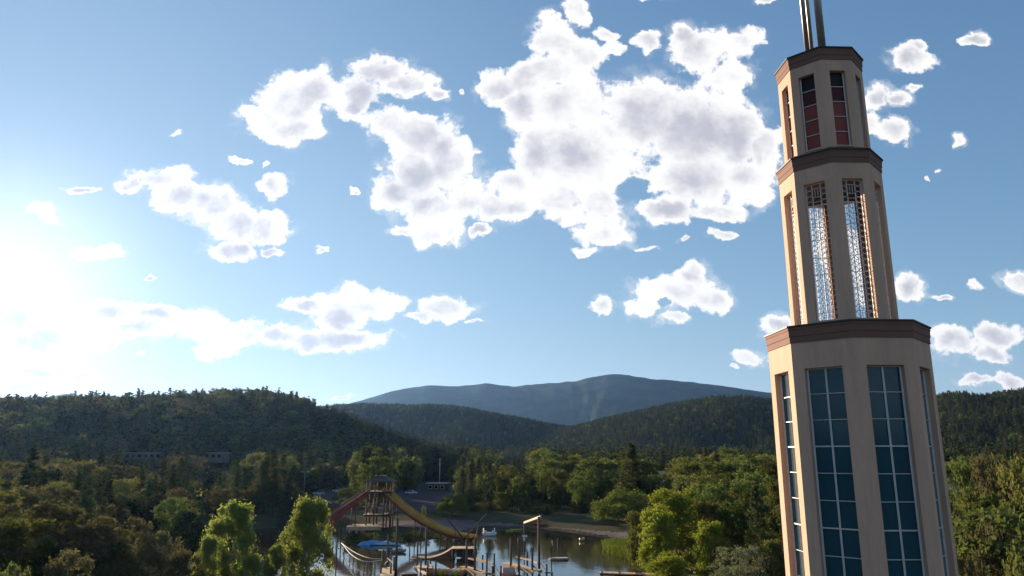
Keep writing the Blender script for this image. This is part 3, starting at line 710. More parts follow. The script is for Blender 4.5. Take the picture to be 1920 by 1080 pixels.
T('lime', 1384, 950, 122, 40, 'narrow light green tree standing alone in dark foliage', var=1)
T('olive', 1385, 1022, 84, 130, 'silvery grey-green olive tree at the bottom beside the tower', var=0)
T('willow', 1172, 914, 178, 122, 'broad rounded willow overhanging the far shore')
T('willow', 848, 922, 196, 62, 'small pale-trunked willow on the shore behind the yellow slide')
T('bush', 662, 913, 224, 84, 'round green shrub left of the slide tower roof')
T('bush', 795, 948, 190, 13, 'tiny shrub beside the yellow slide')
T('bush', 770, 1000, 160, 26, 'small yellow-green shrub on the bank under the yellow slide')
T('round', 1122, 862, 226, 132, 'largest dark round tree behind the willow', var=0)
T('tall', 1052, 878, 222, 64, 'tall tree with a long pale bare trunk left of the largest round tree', var=1)
T('tall', 972, 893, 214, 40, 'slender tree with a pale straight trunk on the shore', var=2)
T('tall', 940, 922, 212, 30, 'small dark green tree left of the slender pale-trunked one', var=0)
T('spruce', 868, 878, 236, 44, 'dark pointed spruce behind the small shore willow', var=0)
T('tall', 890, 866, 300, 42, 'yellow-green tree catching the sun above the dark spruce', var=1)
T('spruce', 1026, 948, 200, 20, 'small dark spruce on the shore path', var=1)
T('spruce', 545, 885, 190, 46, 'dark spruce left of the car park lamp', var=0)
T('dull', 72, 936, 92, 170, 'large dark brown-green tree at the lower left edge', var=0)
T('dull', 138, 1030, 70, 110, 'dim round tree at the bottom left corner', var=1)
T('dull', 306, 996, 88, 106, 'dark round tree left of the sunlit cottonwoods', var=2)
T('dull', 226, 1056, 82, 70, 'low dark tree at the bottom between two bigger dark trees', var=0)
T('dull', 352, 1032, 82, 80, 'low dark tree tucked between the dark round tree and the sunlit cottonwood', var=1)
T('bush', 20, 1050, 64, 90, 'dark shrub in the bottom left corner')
gU = 'low shrubs along the far bank'
for k in range(60):
    px = rc0_.uniform(880, 1180); d = rc0_.uniform(205, 235); T('bush', px, 938 + rc0_.uniform(0, 26), d, rc0_.uniform(18, 46), 'low dark shrub in the undergrowth along the far bank', gU, k)
gV = 'weedy shrubs under the slide'
for k, px in enumerate((650, 668, 690, 705, 726, 745, 758, 780, 800, 822, 838)):
    T('bush', px, 1003 + rc0_.uniform(-6, 6) - (6 if px > 760 else 0), 163 if px > 750 else 153, rc0_.uniform(16, 30), 'low weedy shrub on the bank under the slide', gV, k)
gB = 'dark round trees massed left of the tower'
for k, (px, top, d, w) in enumerate([(1200,860,262,96),(1285,857,250,100),(1350,860,232,96),(1415,853,222,120),(1452,862,200,80),(1300,888,186,90),(1245,882,206,84),(1400,905,160,90),(1355,925,150,70),(1445,930,128,70),(1425,985,104,70),(1300,940,146,60),(1450,1010,92,60),(1090,892,208,60),(1160,882,246,70)]):
    T('round' if k % 4 else 'tall', px, top, d, w, 'dark leafy tree in the dense mass between the willow and the tower', gB, k)
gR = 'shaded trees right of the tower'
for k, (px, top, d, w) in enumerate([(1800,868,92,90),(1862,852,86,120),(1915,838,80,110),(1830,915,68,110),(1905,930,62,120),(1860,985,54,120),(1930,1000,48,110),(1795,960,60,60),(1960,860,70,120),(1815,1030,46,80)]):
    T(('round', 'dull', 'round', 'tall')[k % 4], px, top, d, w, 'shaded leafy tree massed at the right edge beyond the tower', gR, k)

# random woods: the ones that show largest become single trees, the rest one mass
def px_of(x, y, z):
    zc = y * CP + (z - CAMZ) * SP; yc = -y * SP + (z - CAMZ) * CP
    return 960 + FPX * x / zc, 540 - FPX * yc / zc, FPX / zc
# windows kept open in the woods: pixel box and the distance up to which trees may not cross it
KEEP = [(566,888,645,940,330),(740,900,800,945,330),(630,892,740,1010,200),(740,925,900,1010,185),(250,849,300,856,900),(396,849,422,858,900),(376,884,392,900,335),(800,888,840,915,420),(1226,874,1252,900,420),(940,842,985,858,900),(815,850,835,885,420),(850,980,1180,1010,230),(480,975,640,1030,215),(1770,890,1815,965,170)]
def scatter(n, r0, r1, a0, a1, hmin, hmax, spacing, seed):
    r = np.random.default_rng(seed); rad = np.sqrt(r.uniform(r0 ** 2, r1 ** 2, n)); a = np.radians(r.uniform(a0, a1, n))
    x, y = rad * np.sin(a), rad * np.cos(a)
    # thin by a jittered cell grid so that crowns do not pile up
    key = np.floor(x / spacing).astype(np.int64) * 100003 + np.floor(y / spacing).astype(np.int64); _, i = np.unique(key, return_index=True)
    x, y, rad = x[i], y[i], rad[i]; h = r.uniform(hmin, hmax, len(x)) * (0.85 + 0.6 * (fbm(x / 70, y / 70, 9, 2) + 0.25))
    return x, y, rad, h
def clear(x, y, h, wid):
    z = gz(x, y); ok = lake_sdf(x, y) > 5.0
    bx, by, sc = px_of(x, y, z); tx, ty, _ = px_of(x, y, z + h); r = np.hypot(x, y)
    for (x0, y0, x1, y1, dm) in KEEP:
        if dm == 900 and h.max() < 7: y1 = 853
        hw_ = wid / 2 * sc; ok &= ~((r < dm) & (bx + hw_ > x0) & (bx - hw_ < x1) & (by > y0) & (ty < y1))
    ok &= np.hypot(x - TC[0], y - TC[1]) > 8
    ok &= (bx > -160) & (bx < 2080)
    for (qx, qy, qr) in TAKEN: ok &= np.hypot(x - qx, y - qy) > qr * 0.75 + 1.0
    return ok, z, bx, sc
SUNNY = [(x, y) for (x, y, q) in TAKEN[:9]]
def shades(x, y, h):
    s_ = Vector((SUN.x, SUN.y)).normalized(); bad = np.zeros(x.shape, bool)
    for (qx, qy) in SUNNY:
        dx_, dy_ = x - qx, y - qy; t = dx_ * s_.x + dy_ * s_.y; pr = np.abs(dx_ * s_.y - dy_ * s_.x)
        bad |= (t > 2) & (t < 75) & (pr < 8) & (h > 2.0 + t * 0.187)
    return bad
cand = []
def gather(args, chooser, wf):
    x, y, rad, h = scatter(*args); wid = h * wf; ok, z, bx, sc = clear(x, y, h, wid); ok &= ~shades(x, y, h)
    for i in np.nonzero(ok)[0]:
        cand.append((x[i], y[i], z[i], h[i], rad[i], bx[i], sc[i] * h[i], chooser(bx[i], rad[i])))
rc = random.Random(5)
def choose(px, r):
    q = rc.random()
    if px < 620: return 'juniper' if q < 0.35 else 'pine' if q < 0.66 else 'dull' if q < 0.86 else 'round'
    if r < 330 and px > 1000: return 'round' if q < 0.72 else 'tall' if q < 0.85 else 'pine'
    if r < 420: return 'pine' if q < 0.5 else 'round' if q < 0.78 else 'spruce' if q < 0.9 else 'tall'
    return 'pine' if q < 0.82 else 'round' if q < 0.92 else 'juniper'
gather((900, 95, 210, -40, -20, 7, 12, 6.5, 1), choose, 0.6)
gather((700, 60, 210, 25, 40, 9, 14, 7.0, 2), choose, 0.6)
gather((500, 110, 210, 11, 22, 8, 13, 7.5, 3), choose, 0.6)
gather((9000, 205, 420, -40, 40, 7, 18, 6.6, 4), choose, 0.5)
gather((5000, 335, 560, -28, -19, 2.2, 4.2, 3.6, 8), lambda px, r: 'juniper' if rc.random() < .6 else 'dull', 0.9)
gather((26000, 420, 1000, -40, 40, 7, 19, 6.6, 5), choose, 0.45)
gather((100000, 1000, 2300, -40, 40, 8, 13, 7.2, 6), choose, 0.45)
KIND = {'pine': 'needle', 'spruce': 'needle', 'juniper': 'needle', 'round': 'leaf', 'dull': 'leaf', 'tall': 'leaf'}
cand.sort(key=lambda c: -c[6]); cnt = {'needle': 0, 'leaf': 0}; rest = []
def where(px, r):
    for lim, phrase in ((150, 'at the far left edge'), (430, 'on the slope below the long lodge'), (620, 'on the slope left of the car park'), (860, 'behind the car park'),
                        (1000, 'behind the small shore willow'), (1240, 'behind the broad willow'), (1500, 'just left of the tower'), (9999, 'right of the tower')):
        if px < lim: break
    return phrase + (', near the water' if r < 210 else ', mid-way back' if r < 330 else ', far back')
for c in cand:
    x, y, z, h, r, px, ph_, kd = c; k = KIND[kd]
    if cnt[k] < 255 and r < 900 and not 1500 < px < 1735:
        cnt[k] += 1; wd = h * {'pine': 0.40, 'spruce': 0.36, 'juniper': 0.62, 'round': 0.85, 'dull': 0.85, 'tall': 0.55}[kd] * rc.uniform(0.85, 1.2)
        hh = h * {'juniper': 0.62, 'round': 0.85, 'dull': 0.8}.get(kd, 1.0)
        lb = {'pine': 'dark pine', 'spruce': 'bluish dark spruce', 'juniper': 'low rounded juniper', 'round': 'dark green leafy tree', 'dull': 'brownish leafy tree', 'tall': 'slim leafy tree'}[kd]
        w_ = where(px, r); sz_ = 'tall ' if h > 13.5 else 'short ' if h < 9.5 else ''
        tree_at(kd, x, y, hh, wd, sz_ + lb + ' ' + w_, ('needle' if k == 'needle' else 'leaf') + ' trees ' + w_, z=z)
    else: rest.append(c)

# the rest of the woods as one mass per hillside
def joined(name, tr, cr):
    me = tr.copy(); import bmesh
    bm = bmesh.new(); bm.from_mesh(tr); n0 = len(bm.faces); bm.from_mesh(cr); bm.faces.ensure_lookup_table()
    for f in bm.faces[n0:]: f.material_index = 1
    me = bpy.data.meshes.new(name); bm.to_mesh(me); bm.free()
    me.materials.append(tr.materials[0]); me.materials.append(cr.materials[0]); return bpy.data.objects.new(name, me)
FAR = bpy.data.collections.new('woods_source')
FK = {'pine': [], 'round': [], 'dull': [], 'juniper': []}
srcs = []
for k in range(3): srcs.append(('pine', pine_tree('pine', 201 + k, 5, 0.040, L['pine'], BK, True)))
for k in range(2): srcs.append(('juniper', pine_tree('juniper', 221 + k, 9, 0.065, L['pine'], BK, True)))
for k in range(2): srcs.append(('round', broad_tree('round', 231 + k, 700, 0.055, L['broad'], BK)))
for k in range(2): srcs.append(('dull', broad_tree('round', 241 + k, 700, 0.055, L['dull'], BK)))
for i, (kd, (tr, cr)) in enumerate(srcs):
    FAR.objects.link(joined('source_%02d_%s' % (i, kd), tr, cr)); FK[kd].append(i)
FK['spruce'] = FK['pine']; FK['tall'] = FK['round']
def wood_group():
    ng = bpy.data.node_groups.new('scattered_trees', 'GeometryNodeTree')
    ng.interface.new_socket('Geometry', in_out='INPUT', socket_type='NodeSocketGeometry'); ng.interface.new_socket('Geometry', in_out='OUTPUT', socket_type='NodeSocketGeometry')
    N = ng.nodes.new; gi, go = N('NodeGroupInput'), N('NodeGroupOutput'); ip = N('GeometryNodeInstanceOnPoints'); ci = N('GeometryNodeCollectionInfo')
    ci.inputs['Collection'].default_value = FAR; ci.inputs['Separate Children'].default_value = True; ci.inputs['Reset Children'].default_value = True
    def attr(nm, typ):
        n = N('GeometryNodeInputNamedAttribute'); n.data_type = typ; n.inputs['Name'].default_value = nm; return n.outputs['Attribute']
    lk = ng.links.new
    lk(gi.outputs[0], ip.inputs['Points']); lk(ci.outputs[0], ip.inputs['Instance']); ip.inputs['Pick Instance'].default_value = True
    lk(attr('variant', 'INT'), ip.inputs['Instance Index']); lk(attr('scl', 'FLOAT_VECTOR'), ip.inputs['Scale'])
    lk(attr('rot', 'FLOAT_VECTOR'), ip.inputs['Rotation']); lk(ip.outputs[0], go.inputs[0]); return ng
NG = wood_group()
def woods(name, items, label):
    me = bpy.data.meshes.new(name); me.from_pydata([(c[0], c[1], c[2] - 0.2) for c in items], [], [])
    va = me.attributes.new('variant', 'INT', 'POINT'); sa = me.attributes.new('scl', 'FLOAT_VECTOR', 'POINT'); ra = me.attributes.new('rot', 'FLOAT_VECTOR', 'POINT')
    wf = {'pine': (0.46, 1.0), 'spruce': (0.42, 1.0), 'juniper': (0.70, 0.62), 'round': (0.85, 0.8), 'dull': (0.85, 0.78), 'tall': (0.6, 0.95)}
    vs, ss, rs = [], [], []
    for c in items:
        kd = c[7]; k2 = kd if kd in ('pine', 'juniper', 'round', 'dull') else ('pine' if kd == 'spruce' else 'round')
        w, hf = wf[kd]; s = c[3] * w / UW[k2] * rc.uniform(0.85, 1.2)
        vs.append(rc.choice(FK[kd])); ss += [s, s, c[3] * hf]; rs += [0, 0, rc.uniform(0, 6.28)]
    va.data.foreach_set('value', vs); sa.data.foreach_set('vector', ss); ra.data.foreach_set('vector', rs)
    o = tag(link(name, me), label, 'woods', kind='stuff'); md = o.modifiers.new('scatter', 'NODES'); md.node_group = NG; return o
woods('woods', [c for c in rest if c[5] < 640 and c[4] < 1000], 'dense dark woods covering the left hill below the sun')
woods('woods', [c for c in rest if c[5] >= 640 and c[4] < 1000], 'dense pine woods on the valley floor before the hills')
woods('woods', [c for c in rest if c[4] >= 1000], 'far pine woods covering the ridges behind the valley')
print('TREES', cnt, len(rest))

# ------------------------------------------------------------------ water slide tower on the shore
def cyl(name, a, b, r, m, parent, n=8, r2=None): return MB().tube([a, b], [r, r2 or r], n).build(name, m, parent, smooth=True)
def planks(parent, c, sx, sy, z, n, th, m, along='y', rz=0.0, name='plank'):
    """a deck of n boards with gaps, shared mesh"""
    w = (sx if along == 'y' else sy) / n
    me = MB().box((0, 0, 0), (w * 0.93, sy, th) if along == 'y' else (sx, w * 0.93, th)).mesh(name, m)
    for i in range(n):
        t = (i + 0.5) * w - (sx if along == 'y' else sy) / 2; l = Vector((t, 0, 0)) if along == 'y' else Vector((0, t, 0)); l.rotate(Matrix.Rotation(rz, 3, 'Z'))
        q = link(name, me, parent, (c[0] + l.x, c[1] + l.y, z + random.uniform(-.012, .012))); q.rotation_euler = (0, 0, rz + random.uniform(-.006, .006))
YT = 168.0
base = P(712, 1000, YT); bx0 = base.x
def TX(px): return P(px, 960, YT).x - bx0                         # photo column to local x at the tower
def TZ_(py): return P(712, py, YT).z
zg = gz1(bx0, YT)
st = empty('slide_tower', (bx0, YT, 0), 0, 'wooden slide tower with hipped roof, red ramp and twin yellow slide on the shore', 'tower')
zd, zr, z2, z3 = TZ_(921), TZ_(903), TZ_(964), TZ_(984)
for x in (TX(690), TX(704), TX(722), TX(734)):
    for y in (-1.9, 1.9): cyl('post', (x, y, zg - 0.5), (x, y, zr + 0.1), 0.16, M['wood_brown'], st)
planks(st, ((TX(690) + TX(734)) / 2, 0), TX(736) - TX(688), 4.6, zd, 12, 0.09, M['wood_brown'])
planks(st, ((TX(684) + TX(726)) / 2, 0), TX(726) - TX(684), 5.0, z2, 10, 0.09, M['wood_brown'])
planks(st, ((TX(658) + TX(724)) / 2, -1.5), TX(724) - TX(658), 6.0, z3, 16, 0.10, M['wood_brown'])
for x in (TX(661), TX(672), TX(683)):
    for y in (-4.2, 1.2): cyl('post', (x, y, -1.0), (x, y, z3), 0.15, M['wood_dark'], st)
for y in (-2.02, 2.02):
    for z in (zd + 1.0, zd + 0.55): MB().bar((TX(690), y, z), (TX(719), y, z), 0.06, 0.12).build('rail', M['wood_brown'], st)
    for z in (zd - 0.18, z2 - 0.18): MB().bar((TX(687), y + (0.2 if y > 0 else -0.2), z), (TX(737), y + (0.2 if y > 0 else -0.2), z), 0.10, 0.28).build('beam', M['wood_dark'], st)
    for (xa, xb) in ((TX(690), TX(704)), (TX(722), TX(734))):
        MB().bar((xa, y, z2), (xb, y, zd - 0.4), 0.08, 0.14).build('brace', M['wood_dark'], st); MB().bar((xb, y * 1.07, z2), (xa, y * 1.07, zd - 0.4), 0.08, 0.14).build('brace', M['wood_dark'], st)
MB().box(((TX(660) + TX(722)) / 2, -4.62, z3 - 0.35), (TX(722) - TX(660), 0.08, 0.75)).build('fascia', M['wood_raw'], st)
# stair between the decks
stair = MB().bar((TX(697), -2.4, z2), (TX(705), -2.4, zd), 0.08, 0.25).bar((TX(697), -1.2, z2), (TX(705), -1.2, zd), 0.08, 0.25).build('stair', M['wood_brown'], st)
for k in range(16):
    f = (k + 0.5) / 16; MB().box((TX(697) + (TX(705) - TX(697)) * f, -1.8, z2 + (zd - z2) * f), (0.28, 1.15, 0.05)).build('tread', M['wood_raw'], stair)
# hipped roof with a raised cap
rw, rd, rh = TX(737) - TX(686), 5.6, TZ_(893) - zr
rc0 = (TX(737) + TX(686)) / 2
def hip(cx, w, d, z0, z1, k):
    b = MB(); x0, x1 = cx - w / 2, cx + w / 2
    vs = [(x0, -d / 2, z0), (x1, -d / 2, z0), (x1, d / 2, z0), (x0, d / 2, z0), (cx - w * k, -d * k, z1), (cx + w * k, -d * k, z1), (cx + w * k, d * k, z1), (cx - w * k, d * k, z1),
          (x0, -d / 2, z0 - .15), (x1, -d / 2, z0 - .15), (x1, d / 2, z0 - .15), (x0, d / 2, z0 - .15)]
    return b.add(vs, [(0, 1, 5, 4), (1, 2, 6, 5), (2, 3, 7, 6), (3, 0, 4, 7), (4, 5, 6, 7), (8, 9, 1, 0), (9, 10, 2, 1), (10, 11, 3, 2), (11, 8, 0, 3), (11, 10, 9, 8)])
rf = hip(rc0, rw, rd, zr + 0.15, zr + 0.15 + rh * 0.75, 0.22).build('roof', M['shingle'], st)
hip(rc0, rw * 0.5, rd * 0.5, zr + 0.3 + rh * 0.75, zr + rh * 1.25, 0.12).build('roof_cap', M['shingle'], rf)
MB().box((rc0, 0, zr + 0.2 + rh * 0.72), (rw * 0.40, rd * 0.40, 0.5)).build('roof_vent', M['wood_brown'], rf)
# red ramp to the left
ra, rb = Vector((TX(688), 0, TZ_(921))), Vector((TX(628), -6.0, TZ_(966)))
ramp = MB(); ax = (rb - ra).normalized(); side = Vector((0, 0, 1)).cross(ax).normalized()
secs = []
for f, low in ((0, 0.5), (0.5, 0.9), (1.0, 2.6)):
    c = ra.lerp(rb, f); secs.append([c + side * 0.9 + Vector((0, 0, 0.35)), c - side * 0.9 + Vector((0, 0, 0.35)), c - side * 0.9 - Vector((0, 0, low)), c + side * 0.9 - Vector((0, 0, low))])
ramp.loft(secs); ro = ramp.build('ramp', M['red_paint'], st)
for s_ in (-1, 1): MB().bar(ra + side * 0.95 * s_ + Vector((0, 0, 0.45)), rb + side * 0.95 * s_ + Vector((0, 0, 0.45)), 0.14, 0.22).build('ramp_rail', M['wood_brown'], ro)
for f in (0.35, 0.6, 0.8, 0.98):
    c = ra.lerp(rb, f)
    for s_ in (-1, 1): q = c + side * 0.8 * s_; cyl('post', (q.x, q.y, zg - 0.6), (q.x, q.y, c.z - 0.3), 0.13, M['wood_brown'], st)
# twin yellow slide to the right
SPX = [(722,919,0),(735,931,-1.5),(760,953,-4),(790,974,-7),(820,990,-10),(850,1001.5,-13),(872,1006,-15),(888,1007.5,-16.5)]
cl_ = [P(a, b, YT + d) - Vector((bx0, YT, 0)) for a, b, d in SPX]
def catmull(pts, n):
    out = []; m_ = len(pts) - 1
    for i in range(n + 1):
        t = i / n * m_; k = min(int(t), m_ - 1); f = t - k; p0, p1, p2, p3 = pts[max(k - 1, 0)], pts[k], pts[k + 1], pts[min(k + 2, m_)]
        out.append(0.5 * ((2 * p1) + (p2 - p0) * f + (2 * p0 - 5 * p1 + 4 * p2 - p3) * f * f + (3 * p1 - p0 - 3 * p2 + p3) * f ** 3))
    return out
ln = catmull(cl_, 40)
def chute(off, m):
    secs = []
    for i, c in enumerate(ln):
        t = (ln[min(i + 1, 40)] - ln[max(i - 1, 0)]).normalized(); sd_ = t.cross(Vector((0, 0, 1))).normalized(); up = sd_.cross(t)
        q = c + sd_ * off
        secs.append([q + sd_ * x + up * z for x, z in ((-0.58, 0.48), (-0.50, 0.48), (-0.46, 0.10), (-0.3, 0.03), (0.3, 0.03), (0.46, 0.10), (0.50, 0.48), (0.58, 0.48), (0.54, 0.0), (0.35, -0.12), (-0.35, -0.12), (-0.54, 0.0))])
    return MB().loft(secs).build('chute', m, st, smooth=False)
chute(-0.62, M['slide_yellow']); chute(0.62, M['slide_yellow'])
for s_ in (-0.9, 0.9):
    sec = []
    for i, c in enumerate(ln):
        t = (ln[min(i + 1, 40)] - ln[max(i - 1, 0)]).normalized(); sd_ = t.cross(Vector((0, 0, 1))).normalized(); q = c + sd_ * s_ - Vector((0, 0, 0.16))
        sec.append([q + sd_ * 0.07, q - sd_ * 0.07, q - sd_ * 0.07 - Vector((0, 0, 0.5)), q + sd_ * 0.07 - Vector((0, 0, 0.5))])
    MB().loft(sec).build('slide_beam', M['red_paint'], st)
for i in (7, 16, 25, 33, 38):
    c = ln[i]; t = (ln[i + 1] - ln[i - 1]).normalized(); sd_ = t.cross(Vector((0, 0, 1))).normalized()
    for s_ in (-0.9, 0.9): q = c + sd_ * s_; cyl('post', (q.x, q.y, -1.2), (q.x, q.y, c.z - 0.5), 0.11, M['wood_dark'], st)
    MB().bar(c - sd_ * 1.15 - Vector((0, 0, 0.72)), c + sd_ * 1.15 - Vector((0, 0, 0.72)), 0.12, 0.2).build('cross_beam', M['wood_dark'], st)
# crossed booms at the foot of the slide
booms = empty('boom_frame', tuple(G(870, 1040, 0.0)), 0, 'pair of dark crossed booms rising over the foot of the yellow slide', 'frame')
bo = booms.location
for (a, b, r_) in (((838, 972, 150), (876, 1018, 147), 0.16), ((913, 964, 150), (866, 1014, 146), 0.14), ((852, 988, 150), (858, 1030, 148), 0.09), ((896, 984, 150), (892, 1028, 148), 0.09)):
    cyl('boom', P(*a) - bo, P(*b) - bo, r_, M['wood_dark'], booms, 8, r_ * 0.8)
for s_ in (856, 872, 888): q = P(s_, 1012, 148) - bo; cyl('post', (q.x, q.y, -1.5), q, 0.12, M['wood_dark'], booms)

# landing deck with a curved launch ramp
ld = empty('launch_deck', tuple(G(868, 1050, 0.0)), 0, 'pale deck on stilts in the lake with a curved brown launch ramp', 'deck')
lo = ld.location; zt = P(868, 1028, lo.y).z; x0, x1 = P(846, 1030, lo.y).x - lo.x, P(892, 1030, lo.y).x - lo.x
planks(ld, ((x0 + x1) / 2, 0.8), x1 - x0, 3.4, zt, 9, 0.12, M['wood_raw'])
for x in (x0 + 0.3, (x0 + x1) / 2, x1 - 0.3):
    for y in (-0.7, 2.3): cyl('post', (x, y, -1.6), (x, y, zt - 0.06), 0.13, M['wood_dark'], ld)
MB().bar((x0 + .3, -0.7, 0.2), ((x0 + x1) / 2, -0.7, zt - 0.2), 0.08, 0.14).build('brace', M['wood_dark'], ld)
MB().bar(((x0 + x1) / 2, -0.75, 0.2), (x1 - .3, -0.75, zt - 0.2), 0.08, 0.14).build('brace', M['wood_dark'], ld)
secs = []
xl = P(772, 1046, lo.y + 4).x - lo.x
for k in range(15):
    f = k / 14; x = xl + (x0 - xl) * f; z = 0.06 + (zt - 0.2) * f ** 3.2; secs.append([Vector((x, 0.9, z)), Vector((x, 6.0, z)), Vector((x, 6.0, -0.3)), Vector((x, 0.9, -0.3))])
MB().loft(secs).build('launch_ramp', M['wood_brown'], ld)
for k in range(12):
    MB().box((x0 + 0.9 + (x1 - x0 - 1.1) * k / 11, 2.55, zt * 0.48), ((x1 - x0) / 13, 0.05, zt * 0.8)).build('skirt_board', M['wood_brown'], ld)

# ------------------------------------------------------------------ obstacle course platforms standing in the lake
def platform(name, label, posts, decks, rails=(), braces=(), extra=()):
    """posts: (px, top row, row where it enters the water); decks/rails: two photo points on a level plus width"""
    p0 = G(posts[0][0], posts[0][2], 0.0); e = empty(name, tuple(p0), 0, label, 'platform', None)
    for (px, top, bot, *rad) in posts:
        g_ = G(px, bot, 0.0); t = P(px, top, g_.y); q = g_ - p0; r_ = rad[0] if rad else 0.15
        po = cyl('post', (q.x, q.y, -1.7), (q.x + random.uniform(-.06, .06), q.y, t.z), r_, M['pole'], e, 9, r_ * 0.85)
        MB().lathe([(r_ * 0.9, t.z - 0.12), (r_ * 0.95, t.z + 0.02), (0.0, t.z + 0.03)], 9, c=(q.x, q.y, 0)).build('post_cap', M['wood_dark'], po)
    for (a, b, z, wid) in decks:
        A, B = G(*a, z) - p0, G(*b, z) - p0; A.z = B.z = z; d = (B - A); Ln = d.length; rz_ = math.atan2(d.y, d.x); c = (A + B) / 2; sd_ = Vector((-d.y, d.x, 0)).normalized()
        planks(e, (c.x, c.y), Ln, wid, z, max(3, int(Ln / 0.55)), 0.09, M['wood_raw'], 'y', rz_)
        for s_ in (-1, 1): MB().bar(A + sd_ * s_ * wid * 0.46 - Vector((0, 0, 0.19)), B + sd_ * s_ * wid * 0.46 - Vector((0, 0, 0.19)), 0.14, 0.28).build('beam', M['wood_raw'], e)
    for (a, ya, b, yb, w) in rails:                                   # beams between photo points whose feet are known
        A, B = P(a[0], a[1], G(a[0], ya, 0).y) - p0, P(b[0], b[1], G(b[0], yb, 0).y) - p0
        MB().bar(A, B, w, w * 1.3).build('beam', M['wood_raw'], e)
    for (a, ya, b, yb) in braces:
        A, B = P(a[0], a[1], G(a[0], ya, 0).y) - p0, P(b[0], b[1], G(b[0], yb, 0).y) - p0
        MB().bar(A, B, 0.10, 0.16).build('brace', M['wood_dark'], e)
    return e
platform('obstacle_platform', 'narrow timber gangway between tall poles at the left of the obstacle course',
  [(742,971,1078,0.2),(726,1003,1062),(718,1030,1074),(714,1058,1084),(732,1060,1086),(738,1045,1080)], [((729,1064),(722,1092),0.7,1.9)],
  [((717,1062),1074,(727,1052),1062,0.12)], [((742,1060),1078,(726,1046),1062)])
platform('obstacle_platform', 'small timber platform with a cross bar between two tall poles',
  [(782,1017,1068),(798,987,1058,0.18),(789,1050,1082),(801,1052,1084),(806,1048,1070),(817,1051,1080)], [((780,1063),(812,1063),0.9,2.6)],
  [((776,1064),1074,(800,1076),1088,0.22),((782,1040),1068,(798,1040),1058,0.14)], [((806,1058),1070,(817,1066),1080)])
platform('obstacle_platform', 'long timber walkway with poles in the middle of the obstacle course',
  [(874,1013,1076,0.18),(890,1010,1080,0.18),(912,1037,1084),(927,1038,1082),(905,1041,1068),(923,1062,1092),(939,1062,1090)], [((867,1062),(913,1075),0.75,1.5)],
  [((878,1047),1066,(912,1055),1076,0.16),((891,1046),1064,(924,1057),1074,0.16)], [((875,1066),1078,(890,1079),1086),((890,1066),1078,(912,1084),1092),((912,1064),1078,(928,1078),1086),((928,1060),1078,(938,1080),1090)])
platform('obstacle_platform', 'longest timber walkway with tall poles at the right of the obstacle course',
  [(958,1010,1074,0.18),(973,1009,1077,0.18),(998,1028,1082,0.17),(1011,969,1078,0.2),(1025,1058,1086),(1035,1074,1092),(989,1035,1066)], [((949,1055),(1008,1070),0.95,1.6)],
  [((964,1044),1064,(998,1051),1074,0.16),((972,1041),1060,(1008,1056),1074,0.16),((983,980),1040,(1014,968.5),1078,0.24)], [((959,1060),1076,(973,1076),1084),((973,1060),1077,(998,1080),1088),((998,1058),1082,(1012,1076),1088),((1012,1056),1078,(1026,1074),1086),((1022,1074),1090,(1036,1074),1092)])
# swing pole with the slanted beam's second post and a white hanging board
sp = empty('swing_post', tuple(G(983, 1040, 0)), 0, 'thin pole with a white board hung below the slanted beam', 'pole')
so = sp.location; cyl('post', (0, 0, -1.5), (0, 0, P(983, 981, so.y).z), 0.09, M['pole'], sp)
MB().box((0.1, -0.12, P(983, 1005, so.y).z), (0.95, 0.14, 0.32)).build('board', M['white_paint'], sp); MB().box((0.0, -0.12, P(983, 1011, so.y).z), (0.32, 0.12, 0.55)).build('hanger', M['white_paint'], sp)

# ------------------------------------------------------------------ craft and floats
def hull(Lh, W, Hh, m, name, parent=None, loc=None, rz=0, deck=None, n=13):
    secs = []
    for k in range(n):
        f = k / (n - 1) * 2 - 1; w = W / 2 * max(0.04, (1 - abs(f) ** 2.4)); rise = Hh * 0.45 * abs(f) ** 3; x = f * Lh / 2
        secs.append([(x, -w, Hh + rise), (x, -w * 0.9, Hh * 0.4 + rise), (x, -w * 0.45, rise), (x, w * 0.45, rise), (x, w * 0.9, Hh * 0.4 + rise), (x, w, Hh + rise), (x, w * 0.82, Hh + rise), (x, w * 0.6, Hh * 0.45 + rise), (x, -w * 0.6, Hh * 0.45 + rise), (x, -w * 0.82, Hh + rise)])
    o = MB().loft(secs).build(name, m, parent, True, loc, rz); return o
def plain(nm, c, rough=0.5): M[nm] = mat(nm, c, rough, 0.2, 1.5); return M[nm]
yk = plain('yellow_plastic', (0.55, 0.50, 0.05)); rk = plain('red_plastic', (0.45, 0.05, 0.03)); gk = plain('grey_rubber', (0.30, 0.29, 0.28)); pk = plain('pink_foam', (0.62, 0.36, 0.27)); ok_ = plain('orange_vinyl', (0.62, 0.26, 0.08))
def craft(nm, label, cat, px, py, Lh, W, Hh, m, rz, group=None, seat=None):
    e = empty(nm, tuple(G(px, py, -0.06)), rz, label, cat, group); hull(Lh, W, Hh, m, 'hull', e)
    if seat:
        for x in seat: MB().box((x, 0, Hh * 0.75), (0.25, W * 0.7, 0.06)).build('seat', M['wood_dark'], e)
    return e
craft('kayak', 'bright yellow kayak floating by the far shore', 'kayak', 968, 995, 2.9, 0.75, 0.34, yk, 0.15, seat=(-.3,))
craft('kayak', 'small dull yellow kayak left of the bright yellow one', 'kayak', 955, 997, 1.6, 0.6, 0.28, yk, -0.1, seat=(0,))
